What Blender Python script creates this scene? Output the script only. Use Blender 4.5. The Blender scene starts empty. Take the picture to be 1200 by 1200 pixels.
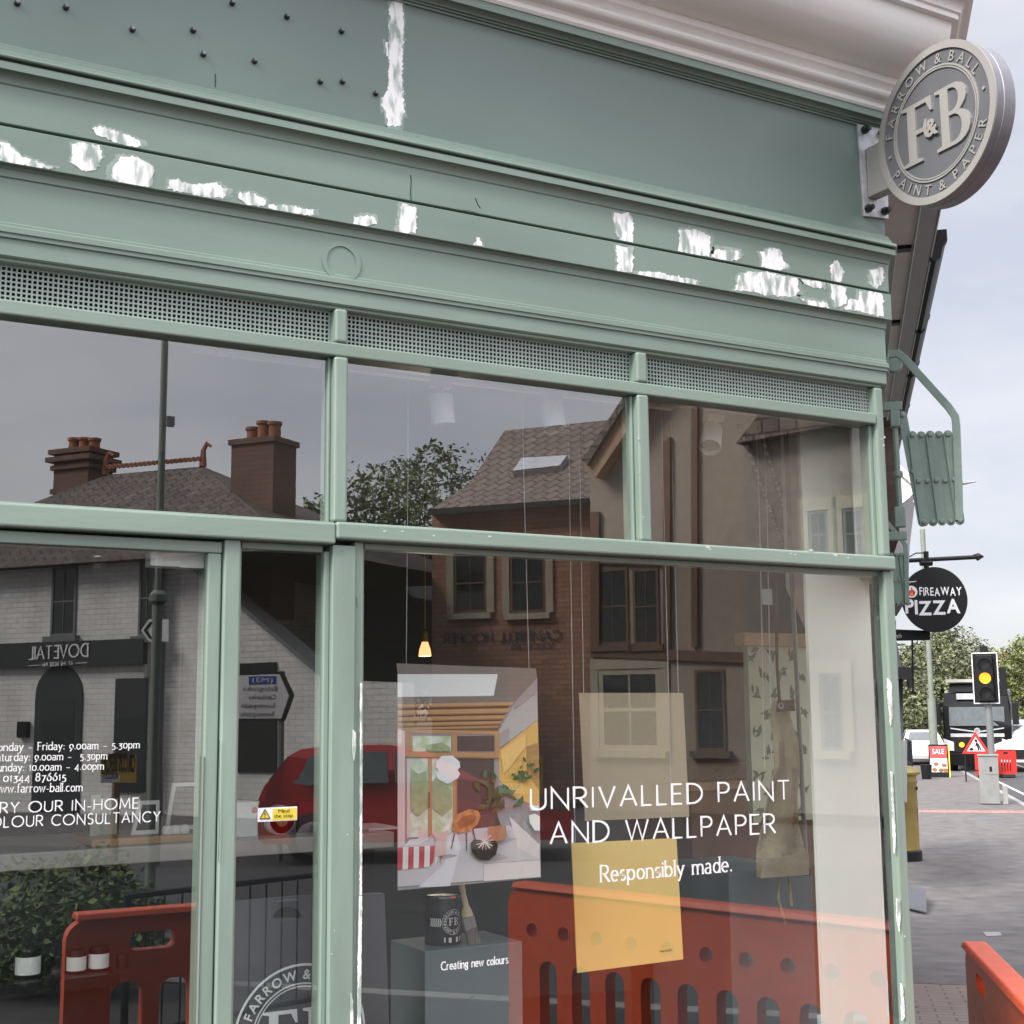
import bpy, bmesh, math, random
import numpy as np
from mathutils import Matrix, Vector
random.seed(7)
SC = bpy.context.scene
COL = SC.collection
# ---------------------------------------------------------------- camera, sky, sun, exposure
FPX, EYE, CAMD = 1600.0, 1.85, 3.1
_y, _p, _r = [math.radians(a) for a in (29.6, 8.2, -0.56)]
RM = (np.array([[math.cos(_r), -math.sin(_r), 0], [math.sin(_r), math.cos(_r), 0], [0, 0, 1]])
      @ np.array([[1, 0, 0], [0, math.cos(_p), math.sin(_p)], [0, -math.sin(_p), math.cos(_p)]])
      @ np.array([[math.cos(_y), 0, -math.sin(_y)], [0, 1, 0], [math.sin(_y), 0, math.cos(_y)]]))
RX, DN, FW = [Vector((r[0], r[2], -r[1])) for r in RM]
CAM = Vector((0, -CAMD, EYE))
cd = bpy.data.cameras.new('camera'); cam = bpy.data.objects.new('camera', cd); COL.objects.link(cam)
cam.matrix_world = Matrix(((RX.x, -DN.x, -FW.x, CAM.x), (RX.y, -DN.y, -FW.y, CAM.y), (RX.z, -DN.z, -FW.z, CAM.z), (0, 0, 0, 1)))
cd.sensor_width = 36; cd.lens = 36 * FPX / 1200; cd.clip_end = 2000; cd.clip_start = 0.05
SC.camera = cam
SC.view_settings.view_transform = 'Standard'; SC.view_settings.look = 'None'
SC.view_settings.exposure = 0.36; SC.view_settings.gamma = 1
SC.view_settings.use_curve_mapping = False
SC.cycles.max_bounces = 10; SC.cycles.transparent_max_bounces = 12; SC.cycles.glossy_bounces = 4; SC.cycles.diffuse_bounces = 4
SC.cycles.use_denoising = True; SC.cycles.caustics_reflective = False; SC.cycles.caustics_refractive = False
SUN_EL, SUN_ROT = math.radians(40), math.radians(-105)     # hazy sun, high on the left, behind the photographer
W = bpy.data.worlds.new('World'); SC.world = W; W.use_nodes = True
nt = W.node_tree; nt.nodes.clear()
def _n(t, **k):
    n = nt.nodes.new(t)
    for a, v in k.items(): setattr(n, a, v)
    return n
out = _n('ShaderNodeOutputWorld'); mix = _n('ShaderNodeMixShader'); bg1 = _n('ShaderNodeBackground'); bg2 = _n('ShaderNodeBackground')
sky = _n('ShaderNodeTexSky', sky_type='NISHITA', sun_disc=False, sun_elevation=SUN_EL, sun_rotation=SUN_ROT)
tc = _n('ShaderNodeTexCoord'); mp = _n('ShaderNodeMapping'); mp.inputs['Scale'].default_value = (1, 1, 2.4)
nz = _n('ShaderNodeTexNoise'); nz.inputs['Scale'].default_value = 2.6; nz.inputs['Detail'].default_value = 7; nz.inputs['Roughness'].default_value = .55
cr = _n('ShaderNodeValToRGB')
cr.color_ramp.elements[0].position = .34; cr.color_ramp.elements[0].color = (.67, .695, .79, 1)
cr.color_ramp.elements[1].position = .62; cr.color_ramp.elements[1].color = (.93, .92, .95, 1)
L = nt.links.new
L(tc.outputs['Generated'], mp.inputs['Vector']); L(mp.outputs['Vector'], nz.inputs['Vector']); L(nz.outputs['Fac'], cr.inputs['Fac'])
sp = _n('ShaderNodeSeparateXYZ'); mr = _n('ShaderNodeMapRange'); mr.interpolation_type = 'SMOOTHSTEP'
mr.inputs['From Min'].default_value = .42; mr.inputs['From Max'].default_value = .95; mr.inputs['To Min'].default_value = .84; mr.inputs['To Max'].default_value = 2.6
mr2 = _n('ShaderNodeMapRange'); mr2.interpolation_type = 'SMOOTHSTEP'      # sky also raised on the street side (-Y) to brighten front and display
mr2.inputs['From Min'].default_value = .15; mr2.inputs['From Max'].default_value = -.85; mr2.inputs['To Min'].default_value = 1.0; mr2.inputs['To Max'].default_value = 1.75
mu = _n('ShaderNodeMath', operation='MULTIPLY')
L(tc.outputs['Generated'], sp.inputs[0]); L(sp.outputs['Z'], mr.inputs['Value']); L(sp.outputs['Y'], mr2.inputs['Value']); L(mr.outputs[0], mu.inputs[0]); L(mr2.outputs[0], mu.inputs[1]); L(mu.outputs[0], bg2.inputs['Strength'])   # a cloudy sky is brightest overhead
L(cr.outputs['Color'], bg2.inputs['Color'])
L(sky.outputs['Color'], bg1.inputs['Color']); bg1.inputs['Strength'].default_value = 0.1
mix.inputs['Fac'].default_value = .82
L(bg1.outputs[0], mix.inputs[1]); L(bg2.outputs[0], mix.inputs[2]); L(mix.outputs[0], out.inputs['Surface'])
sl = bpy.data.lights.new('sun', 'SUN'); sl.energy = 5.0; sl.angle = math.radians(22); sl.color = (1, .95, .88)
sun = bpy.data.objects.new('sun', sl); COL.objects.link(sun)
# Nishita: rotation 0 has the sun at +Y, positive turns towards +X
sdirv = Vector((math.sin(SUN_ROT) * math.cos(SUN_EL), math.cos(SUN_ROT) * math.cos(SUN_EL), math.sin(SUN_EL)))
sun.rotation_euler = sdirv.to_track_quat('Z', 'Y').to_euler()

# ---------------------------------------------------------------- materials
MATS = {}
def mat(name, col, rough=.6, metal=0, var=.12, scale=6, bump=0, bscale=60, dirt=None, stretch=(1, 1, 1), emit=None, estr=0, spec=.5, coat=0):
    m = bpy.data.materials.new(name); m.use_nodes = True
    t = m.node_tree; b = t.nodes['Principled BSDF']
    b.inputs['Roughness'].default_value = rough; b.inputs['Metallic'].default_value = metal
    b.inputs['Specular IOR Level'].default_value = spec; b.inputs['Coat Weight'].default_value = coat
    co = t.nodes.new('ShaderNodeTexCoord'); ma = t.nodes.new('ShaderNodeMapping'); ma.inputs['Scale'].default_value = stretch
    t.links.new(co.outputs['Object'], ma.inputs['Vector'])
    n = t.nodes.new('ShaderNodeTexNoise'); n.inputs['Scale'].default_value = scale; n.inputs['Detail'].default_value = 6
    t.links.new(ma.outputs['Vector'], n.inputs['Vector'])
    r = t.nodes.new('ShaderNodeValToRGB')
    r.color_ramp.elements[0].position = .3; r.color_ramp.elements[1].position = .7
    c = np.array(col[:3])
    c0 = np.array(dirt[:3]) if dirt else c * (1 - var)
    r.color_ramp.elements[0].color = (*np.clip(c0, 0, 1), 1); r.color_ramp.elements[1].color = (*np.clip(c * (1 + var * .6), 0, .95), 1)
    t.links.new(n.outputs['Fac'], r.inputs['Fac']); t.links.new(r.outputs['Color'], b.inputs['Base Color'])
    if bump:
        n2 = t.nodes.new('ShaderNodeTexNoise'); n2.inputs['Scale'].default_value = bscale; n2.inputs['Detail'].default_value = 4
        t.links.new(ma.outputs['Vector'], n2.inputs['Vector'])
        bp = t.nodes.new('ShaderNodeBump'); bp.inputs['Strength'].default_value = bump; bp.inputs['Distance'].default_value = .01
        t.links.new(n2.outputs['Fac'], bp.inputs['Height']); t.links.new(bp.outputs['Normal'], b.inputs['Normal'])
    if emit:
        b.inputs['Emission Color'].default_value = (*emit, 1); b.inputs['Emission Strength'].default_value = estr
    MATS[name] = m
    return m
def brick(name, c1, c2, mortar, bw=.215, bh=.065, ms=.01, bump=.4, rough=.85, vary=True, along='UV'):
    m = bpy.data.materials.new(name); m.use_nodes = True
    t = m.node_tree; b = t.nodes['Principled BSDF']; b.inputs['Roughness'].default_value = rough
    uv = t.nodes.new('ShaderNodeUVMap')
    k = t.nodes.new('ShaderNodeTexBrick'); k.inputs['Scale'].default_value = 1
    k.inputs['Brick Width'].default_value = bw; k.inputs['Row Height'].default_value = bh; k.inputs['Mortar Size'].default_value = ms
    k.inputs['Color1'].default_value = (*c1, 1); k.inputs['Color2'].default_value = (*c2, 1); k.inputs['Mortar'].default_value = (*mortar, 1)
    k.inputs['Mortar Smooth'].default_value = .2
    t.links.new(uv.outputs['UV'], k.inputs['Vector'])
    n = t.nodes.new('ShaderNodeTexNoise'); n.inputs['Scale'].default_value = 1.7; n.inputs['Detail'].default_value = 8
    t.links.new(uv.outputs['UV'], n.inputs['Vector'])
    mx = t.nodes.new('ShaderNodeMix'); mx.data_type = 'RGBA'; mx.blend_type = 'MULTIPLY'; mx.inputs[0].default_value = .55
    r = t.nodes.new('ShaderNodeValToRGB'); r.color_ramp.elements[0].position = .3; r.color_ramp.elements[0].color = (.62, .6, .58, 1); r.color_ramp.elements[1].position = .65
    t.links.new(n.outputs['Fac'], r.inputs['Fac']); t.links.new(k.outputs['Color'], mx.inputs[6]); t.links.new(r.outputs['Color'], mx.inputs[7])
    t.links.new(mx.outputs[2], b.inputs['Base Color'])
    bp = t.nodes.new('ShaderNodeBump'); bp.inputs['Strength'].default_value = bump; bp.inputs['Distance'].default_value = .006; bp.invert = True
    t.links.new(k.outputs['Fac'], bp.inputs['Height']); t.links.new(bp.outputs['Normal'], b.inputs['Normal'])
    MATS[name] = m
    return m
def glass(name, base, k, tint=(.92, .95, .93)):
    m = bpy.data.materials.new(name); m.use_nodes = True
    t = m.node_tree; t.nodes.clear()
    o = t.nodes.new('ShaderNodeOutputMaterial'); mx = t.nodes.new('ShaderNodeMixShader'); tr = t.nodes.new('ShaderNodeBsdfTransparent')
    g = t.nodes.new('ShaderNodeBsdfGlossy'); g.inputs['Roughness'].default_value = 0
    tr.inputs['Color'].default_value = (*tint, 1); g.inputs['Color'].default_value = (.97, .985, 1, 1)
    ge = t.nodes.new('ShaderNodeNewGeometry'); dt = t.nodes.new('ShaderNodeVectorMath'); dt.operation = 'DOT_PRODUCT'
    t.links.new(ge.outputs['Normal'], dt.inputs[0]); t.links.new(ge.outputs['Incoming'], dt.inputs[1])
    ab = t.nodes.new('ShaderNodeMath'); ab.operation = 'ABSOLUTE'; t.links.new(dt.outputs['Value'], ab.inputs[0])
    om = t.nodes.new('ShaderNodeMath'); om.operation = 'SUBTRACT'; om.inputs[0].default_value = 1; t.links.new(ab.outputs[0], om.inputs[1])
    f = t.nodes.new('ShaderNodeMath'); f.operation = 'POWER'; f.inputs[1].default_value = 5; f.use_clamp = True; t.links.new(om.outputs[0], f.inputs[0])
    a = t.nodes.new('ShaderNodeMath'); a.operation = 'MULTIPLY_ADD'; a.inputs[1].default_value = k; a.inputs[2].default_value = base; a.use_clamp = True
    t.links.new(f.outputs[0], a.inputs[0]); t.links.new(a.outputs[0], mx.inputs[0]); t.links.new(tr.outputs[0], mx.inputs[1]); t.links.new(g.outputs[0], mx.inputs[2])
    t.links.new(mx.outputs[0], o.inputs['Surface'])
    MATS[name] = m
    return m
def clear(name, tint):
    m = bpy.data.materials.new(name); m.use_nodes = True
    t = m.node_tree; t.nodes.clear()
    o = t.nodes.new('ShaderNodeOutputMaterial'); tr = t.nodes.new('ShaderNodeBsdfTransparent'); tr.inputs['Color'].default_value = (*tint, 1)
    t.links.new(tr.outputs[0], o.inputs['Surface']); MATS[name] = m
    return m
GREEN = mat('green_paint', (.215, .288, .243), .40, var=.13, scale=2.2, bump=.05, bscale=26, stretch=(.6, .6, 2))
GREEN_V = mat('green_post_lit', (.250, .325, .273), .40, var=.14, scale=4, bump=.05, bscale=30, stretch=(3, 3, .5))  # same green as the fascia, lightened for the stronger light on the posts
GREEN_F = mat('green_frame_lit', (.248, .322, .270), .40, var=.12, scale=2.5, bump=.05, bscale=30, stretch=(.5, 1, 3))  # lit copy of the fascia green for the horizontal window bars
GREEN_P = mat('green_panel_shaded', (.160, .220, .197), .36, var=.12, scale=1.3, bump=.05, bscale=20)  # darker copy of the fascia green, shade below the cornice put into the colour
GREEN_S = mat('green_steel_paint', (.22, .29, .25), .5, var=.12, scale=18, bump=.15, bscale=90)
VENT = mat('vent_paint', (.30, .36, .33), .5, var=.08, scale=12)
FILL = mat('white_filler', (.92, .915, .915), .8, var=.04, scale=26, bump=.22, bscale=70, dirt=(.36, .43, .39), stretch=(1.6, 1, .55))
FILL.node_tree.nodes['Color Ramp'].color_ramp.elements[0].position = .37; FILL.node_tree.nodes['Color Ramp'].color_ramp.elements[1].position = .52
SMEAR = mat('rubbed_filler', (.35, .42, .375), .7, var=.15, scale=22, dirt=(.225, .30, .255))
CREAM = mat('cornice_paint', (.89, .865, .835), .6, var=.05, scale=3, bump=.12, bscale=45)
WHITEP = mat('white_paint', (.80, .79, .78), .5, var=.04)
DARKV = mat('dark_void', (.012, .013, .014), .9)
STEEL = mat('brushed_steel', (.24, .235, .255), .45, metal=.55, var=.14, scale=9, stretch=(1, 1, 4))
STEEL_L = mat('pale_steel', (.37, .36, .345), .45, metal=.35, var=.08, scale=9)
STEEL_D = mat('slate_metal', (.155, .16, .178), .5, metal=.4, var=.08, scale=4)
ZINC = mat('galvanised', (.55, .56, .58), .5, metal=.5, var=.25, scale=28)
BOLT = mat('dark_bolt', (.05, .05, .05), .45, metal=.7)
BOLTS = mat('steel_stud', (.16, .17, .165), .4, metal=.8)
BLACK = mat('black_paint', (.012, .0125, .014), .45, var=.2, spec=.25)
DARKB = mat('dark_board', (.10, .10, .114), .5, var=.08)
PLINTH = mat('plinth_paint', (.155, .188, .20), .55, var=.08, scale=3)
WOOD = mat('pale_wood', (.45, .29, .14), .5, var=.25, scale=8, stretch=(1, 1, .1))
WHITE = mat('white_print', (.85, .85, .85), .5, var=.02)
PAPER = mat('paper', (.78, .77, .74), .6, var=.03)
GLASS_D = glass('door_glass', .165, .82, (.95, .97, .96))
GLASS = glass('window_glass', .13, .86, (.95, .97, .96))
GLASS_U = glass('upper_glass', .22, .77, (.95, .97, .96))
GLASSB = clear('glass_back', (.97, .985, .975))
PANE = mat('dark_pane', (.02, .024, .028), .04, var=.1, spec=.8)
ORANGE = mat('orange_plastic', (.76, .108, .036), .42, var=.1, scale=14, bump=.06)
REDP = mat('red_plastic', (.62, .03, .025), .4, var=.08)
ASPH = mat('asphalt', (.138, .126, .124), .9, var=.28, scale=3, bump=.5, bscale=220)
ROADM = mat('road_asphalt', (.062, .062, .064), .9, var=.2, scale=2, bump=.4, bscale=200)
LINE = mat('road_paint', (.7, .7, .68), .7, var=.12, scale=10)
TACT = brick('tactile_paving', (.36, .2, .17), (.32, .18, .15), (.16, .12, .11), .4, .4, .012)
PAVB = brick('paving_bricks', (.25, .185, .17), (.22, .17, .155), (.11, .095, .09), .22, .11, .007)
FRONTP = mat('darkened_front_ground', (.045, .043, .042), .85, var=.3, scale=4, bump=.4, bscale=150)  # ground colour darkened to weaken its reflection in the glass and its bounce
STONE = mat('kerb_stone', (.3, .29, .28), .85, var=.2, scale=8, bump=.3)
BRICK_S = brick('sooty_brick', (.20, .095, .06), (.15, .07, .048), (.10, .08, .07), .32, .10, .016)
BRICK_R = brick('red_brick', (.56, .265, .17), (.42, .19, .12), (.26, .19, .15), .32, .10, .016)
BRICK_D = brick('dark_brick', (.13, .075, .06), (.10, .06, .05), (.10, .08, .075))
BRICK_W = brick('white_brick', (.90, .89, .85), (.84, .83, .79), (.66, .64, .60), .3, .10, .010, bump=.6)
SLATE = brick('roof_tiles', (.14, .105, .09), (.09, .07, .06), (.035, .03, .028), .3, .24, .02)
SLATE_B = brick('brown_tiles', (.23, .175, .145), (.17, .13, .11), (.07, .055, .048), .3, .24, .02)
STONEW = mat('stone_trim', (.46, .41, .31), .8, var=.12)
TIMBER = mat('brown_timber', (.17, .09, .055), .6, var=.2)
BARGE = mat('tan_timber', (.42, .27, .17), .6, var=.15)
TERRA = mat('terracotta', (.33, .13, .07), .8, var=.2)
LEAF_F = [mat('hazed_leaf_dark', (.085, .10, .05), .7, var=.25, scale=2), mat('hazed_leaf_mid', (.135, .15, .075), .7, var=.25, scale=2), mat('hazed_leaf_pale', (.24, .25, .12), .7, var=.2, scale=2)]  # greyed leaf colours, distance haze mixed into them
LEAF = [mat('leaf_dark', (.045, .085, .02), .6, var=.35, scale=2), mat('leaf_mid', (.09, .15, .035), .6, var=.35, scale=2), mat('leaf_pale', (.20, .24, .05), .6, var=.3, scale=2)]
BARK = mat('bark', (.10, .075, .055), .9, var=.3, scale=12)
CARRED = mat('car_red', (.56, .018, .024), .25, var=.04, coat=.8)
CARW = mat('car_white', (.72, .72, .72), .3, var=.03, coat=.6)
CARD = mat('car_dark', (.007, .0075, .009), .3, var=.05, coat=0, spec=.18)
RUBBER = mat('rubber', (.02, .02, .02), .8)
CHROME = mat('chrome', (.6, .6, .62), .2, metal=1, var=.05)
GUTG = mat('gutter_grey', (.34, .34, .355), .5, var=.08)
GREYP = mat('grey_paint', (.17, .18, .185), .5, var=.1)
GOLD = mat('gold_paint', (.36, .27, .085), .45, metal=.35, var=.14, scale=5)
LAMPG = mat('lamp_green', (.20, .23, .19), .45, var=.12)
YEL = mat('yellow_print', (.80, .62, .06), .5, var=.04)
YCARD = mat('yellow_card', (.82, .58, .20), .6, var=.02)
BCARD = mat('beige_card', (.46, .39, .275), .6, var=.02)
FAWN = mat('fawn_canvas', (.46, .37, .25), .85, var=.2, scale=14, bump=.4, bscale=120)
LEATHER = mat('brown_leather', (.10, .045, .03), .5, var=.2)
IVORY = mat('ivory_board', (.80, .79, .73), .6, var=.03)
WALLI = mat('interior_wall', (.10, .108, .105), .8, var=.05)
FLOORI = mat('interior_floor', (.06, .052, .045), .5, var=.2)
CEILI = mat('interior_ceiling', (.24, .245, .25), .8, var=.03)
GOLDP = mat('warm_lamp', (1, .55, .25), .4, emit=(1, .5, .22), estr=1.4)

# ---------------------------------------------------------------- mesh builder
class MB:
    def __init__(s, xf=None):
        s.v = []; s.f = []; s.mi = []; s.uv = []; s.mats = []; s.xf = xf; s.cur = 0; s.smooth = []
    def use(s, m):
        if m not in s.mats: s.mats.append(m)
        s.cur = s.mats.index(m); return s
    def add(s, vs, fs, uvs=None, smooth=False):
        o = len(s.v)
        for p in vs:
            p = s.xf(*p) if s.xf else p
            s.v.append(tuple(p))
        for i, f in enumerate(fs):
            s.f.append([o + k for k in f]); s.mi.append(s.cur); s.smooth.append(smooth)
            s.uv.append(uvs[i] if uvs else None)
        return s
    def box(s, x0, y0, z0, x1, y1, z1):
        v = [(x0, y0, z0), (x1, y0, z0), (x1, y1, z0), (x0, y1, z0), (x0, y0, z1), (x1, y0, z1), (x1, y1, z1), (x0, y1, z1)]
        f = [(0, 3, 2, 1), (4, 5, 6, 7), (0, 1, 5, 4), (1, 2, 6, 5), (2, 3, 7, 6), (3, 0, 4, 7)]
        uv = []
        for q in f:
            pts = [v[k] for k in q]
            n = Vector(pts[1]) - Vector(pts[0]); n = n.cross(Vector(pts[2]) - Vector(pts[0]))
            ax = max(range(3), key=lambda k: abs(n[k]))
            uv.append([((p[0], p[2]) if ax == 1 else (p[1], p[2]) if ax == 0 else (p[0], p[1])) for p in pts])
        return s.add(v, f, uv)
    def slab(s, pts, vec):                         # closed polygon extruded by a vector; pts are 3-D
        n = len(pts); vec = Vector(vec)
        a = [Vector(p) for p in pts]; b = [p + vec for p in a]
        fs = [list(range(n - 1, -1, -1)), list(range(n, 2 * n))]
        for i in range(n): fs.append([i, (i + 1) % n, n + (i + 1) % n, n + i])
        e = Vector(a[1]) - a[0]
        return s.add([tuple(p) for p in a + b], fs)
    def plate(s, poly, y0, y1, uvscale=True):      # polygon in (x, z), extruded from y0 to y1
        n = len(poly)
        v = [(x, y0, z) for x, z in poly] + [(x, y1, z) for x, z in poly]
        fs = [list(range(n)), list(range(2 * n - 1, n - 1, -1))]; uv = [[tuple(p) for p in poly], [tuple(p) for p in poly[::-1]]]
        for i in range(n):
            j = (i + 1) % n
            fs.append([j, i, n + i, n + j]); d = math.hypot(poly[j][0] - poly[i][0], poly[j][1] - poly[i][1])
            uv.append([(d, 0), (0, 0), (0, y1 - y0), (d, y1 - y0)])
        return s.add(v, fs, uv)
    def quad(s, pts, uv=None):
        return s.add(pts, [list(range(len(pts)))], [uv] if uv else None)
    def tube(s, pts, r, n=10, cap=True):
        pts = [Vector(p) for p in pts]; rr = r if isinstance(r, (list, tuple)) else [r] * len(pts)
        v = []; fs = []
        for i, p in enumerate(pts):
            d = (pts[min(i + 1, len(pts) - 1)] - pts[max(i - 1, 0)]).normalized()
            a = d.orthogonal().normalized() if i == 0 else (a - d * a.dot(d)).normalized()
            b = d.cross(a)
            for k in range(n):
                t = 2 * math.pi * k / n; v.append(tuple(p + (a * math.cos(t) + b * math.sin(t)) * rr[i]))
        for i in range(len(pts) - 1):
            for k in range(n): fs.append([i * n + k, i * n + (k + 1) % n, (i + 1) * n + (k + 1) % n, (i + 1) * n + k])
        s.add(v, fs, smooth=True)
        if cap: s.add(v[:n], [list(range(n - 1, -1, -1))]); s.add(v[-n:], [list(range(n))])
        return s
    def lathe(s, prof, c=(0, 0, 0), n=24, axis='z'):
        v = []; fs = []
        for r, h in prof:
            for k in range(n):
                t = 2 * math.pi * k / n
                p = (r * math.cos(t), r * math.sin(t), h)
                if axis == 'y': p = (p[0], p[2], p[1])
                if axis == 'x': p = (p[2], p[0], p[1])
                v.append((c[0] + p[0], c[1] + p[1], c[2] + p[2]))
        m = len(prof)
        for i in range(m - 1):
            for k in range(n): fs.append([i * n + k, i * n + (k + 1) % n, (i + 1) * n + (k + 1) % n, (i + 1) * n + k])
        s.add(v, fs, smooth=True)
        if prof[0][0] > 1e-5: s.add(v[:n], [list(range(n - 1, -1, -1))])
        if prof[-1][0] > 1e-5: s.add(v[-n:], [list(range(n))])
        return s
    def build(s, name, m=None, parent=None, bev=0, kind=None, label=None, recalc=True):
        me = bpy.data.meshes.new(name); me.from_pydata(s.v, [], s.f)
        if m is not None: me.materials.append(m)
        else:
            for k in s.mats: me.materials.append(k)
            me.polygons.foreach_set('material_index', s.mi)
        me.polygons.foreach_set('use_smooth', s.smooth)
        s.sharp = any(s.smooth)
        ul = me.uv_layers.new(name='UVMap')
        for pi, p in enumerate(me.polygons):
            u = s.uv[pi]
            if u is None:
                pts = [Vector(s.v[k]) for k in s.f[pi]]
                nn = p.normal; ax = max(range(3), key=lambda k: abs(nn[k]))
                if ax == 2: u = [(q.x, q.y) for q in pts]
                else:
                    h = Vector((-nn.y, nn.x, 0)); h = h.normalized() if h.length > 1e-6 else Vector((1, 0, 0))
                    u = [(q.dot(h), q.z) for q in pts]
            for li, q in zip(p.loop_indices, u): ul.data[li].uv = q
        if recalc:
            bm = bmesh.new(); bm.from_mesh(me); bmesh.ops.recalc_face_normals(bm, faces=bm.faces); bm.to_mesh(me); bm.free()
        if s.sharp: me.set_sharp_from_angle(angle=math.radians(32))
        o = bpy.data.objects.new(name, me); COL.objects.link(o)
        if bev:
            b = o.modifiers.new('bevel', 'BEVEL'); b.width = bev; b.segments = 3; b.limit_method = 'ANGLE'; b.angle_limit = math.radians(40)
            b.harden_normals = False
        if parent is not None:
            o.parent = parent; o.matrix_parent_inverse = Matrix.Translation(-parent.location) if not parent.parent and parent.type == 'EMPTY' else Matrix.Identity(4)
            if parent.type != 'EMPTY': o.matrix_parent_inverse = Matrix.Identity(4)
        if kind: o['kind'] = kind
        if label: o['label'] = label
        return o
def empty(name, loc, label, cat, group=None):
    o = bpy.data.objects.new(name, None); COL.objects.link(o); o.location = loc; o.empty_display_size = .1
    o['label'] = label; o['category'] = cat
    if group: o['group'] = group
    return o
def tag(o, label, cat, group=None):
    o['label'] = label; o['category'] = cat
    if group: o['group'] = group
    return o

# ---------------------------------------------------------------- measuring: lines of sight give real places at real distances
def ray(x, y):
    d = RM.T @ np.array([(x - 600) / FPX, (y - 600) / FPX, 1.0]); return Vector((d[0], d[2], -d[1]))
def fY(x, y, Y=0.0):
    d = ray(x, y); return CAM + d * ((Y + CAMD) / d.y)
def fD(x, y, z): return CAM + ray(x, y) * z
GX, GY = 3.115, 0.0                                    # the shop's street corner
SD = Vector((math.sin(math.radians(43)), math.cos(math.radians(43)), 0)); SN = Vector((SD.y, -SD.x, 0))
def S(t, o, z=0.0): return Vector((GX, GY, z)) + SD * t + SN * o     # along the side street, out from its wall
def gz(x, y):
    t = (x - GX) * SD.x + (y - GY) * SD.y
    k = min(1, max(0, (t - 2) / 14)); return -.72 * k * k * (3 - 2 * k)
def fG(x, y):
    d = ray(x, y); z = 3.0
    while z < 400:
        p = CAM + d * z
        if p.z <= gz(p.x, p.y): break
        z += .02
    return p
class Frame:                                           # a vertical wall: s along it, d behind it, z up; seen directly or in the glass
    def __init__(s, px, z, az, mirror, py=800):
        a = math.radians(az); s.A = fD(px, py, z); s.A.z = 0; s.u = Vector((math.sin(a), math.cos(a), 0)); s.n = Vector((s.u.y, -s.u.x, 0))
        if s.n.dot(FW) < 0: s.n = -s.n
        s.m = mirror
    def at(s, x, y, d=0):
        r = ray(x, y); t = (s.A + s.n * d - CAM).dot(s.n) / r.dot(s.n); p = CAM + r * t
        return (p - s.A).dot(s.u), p.z
    def xf(s, a, d, z):
        p = s.A + s.u * a + s.n * d; p.z = z
        if s.m: p.y = .08 - p.y
        return p
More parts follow.
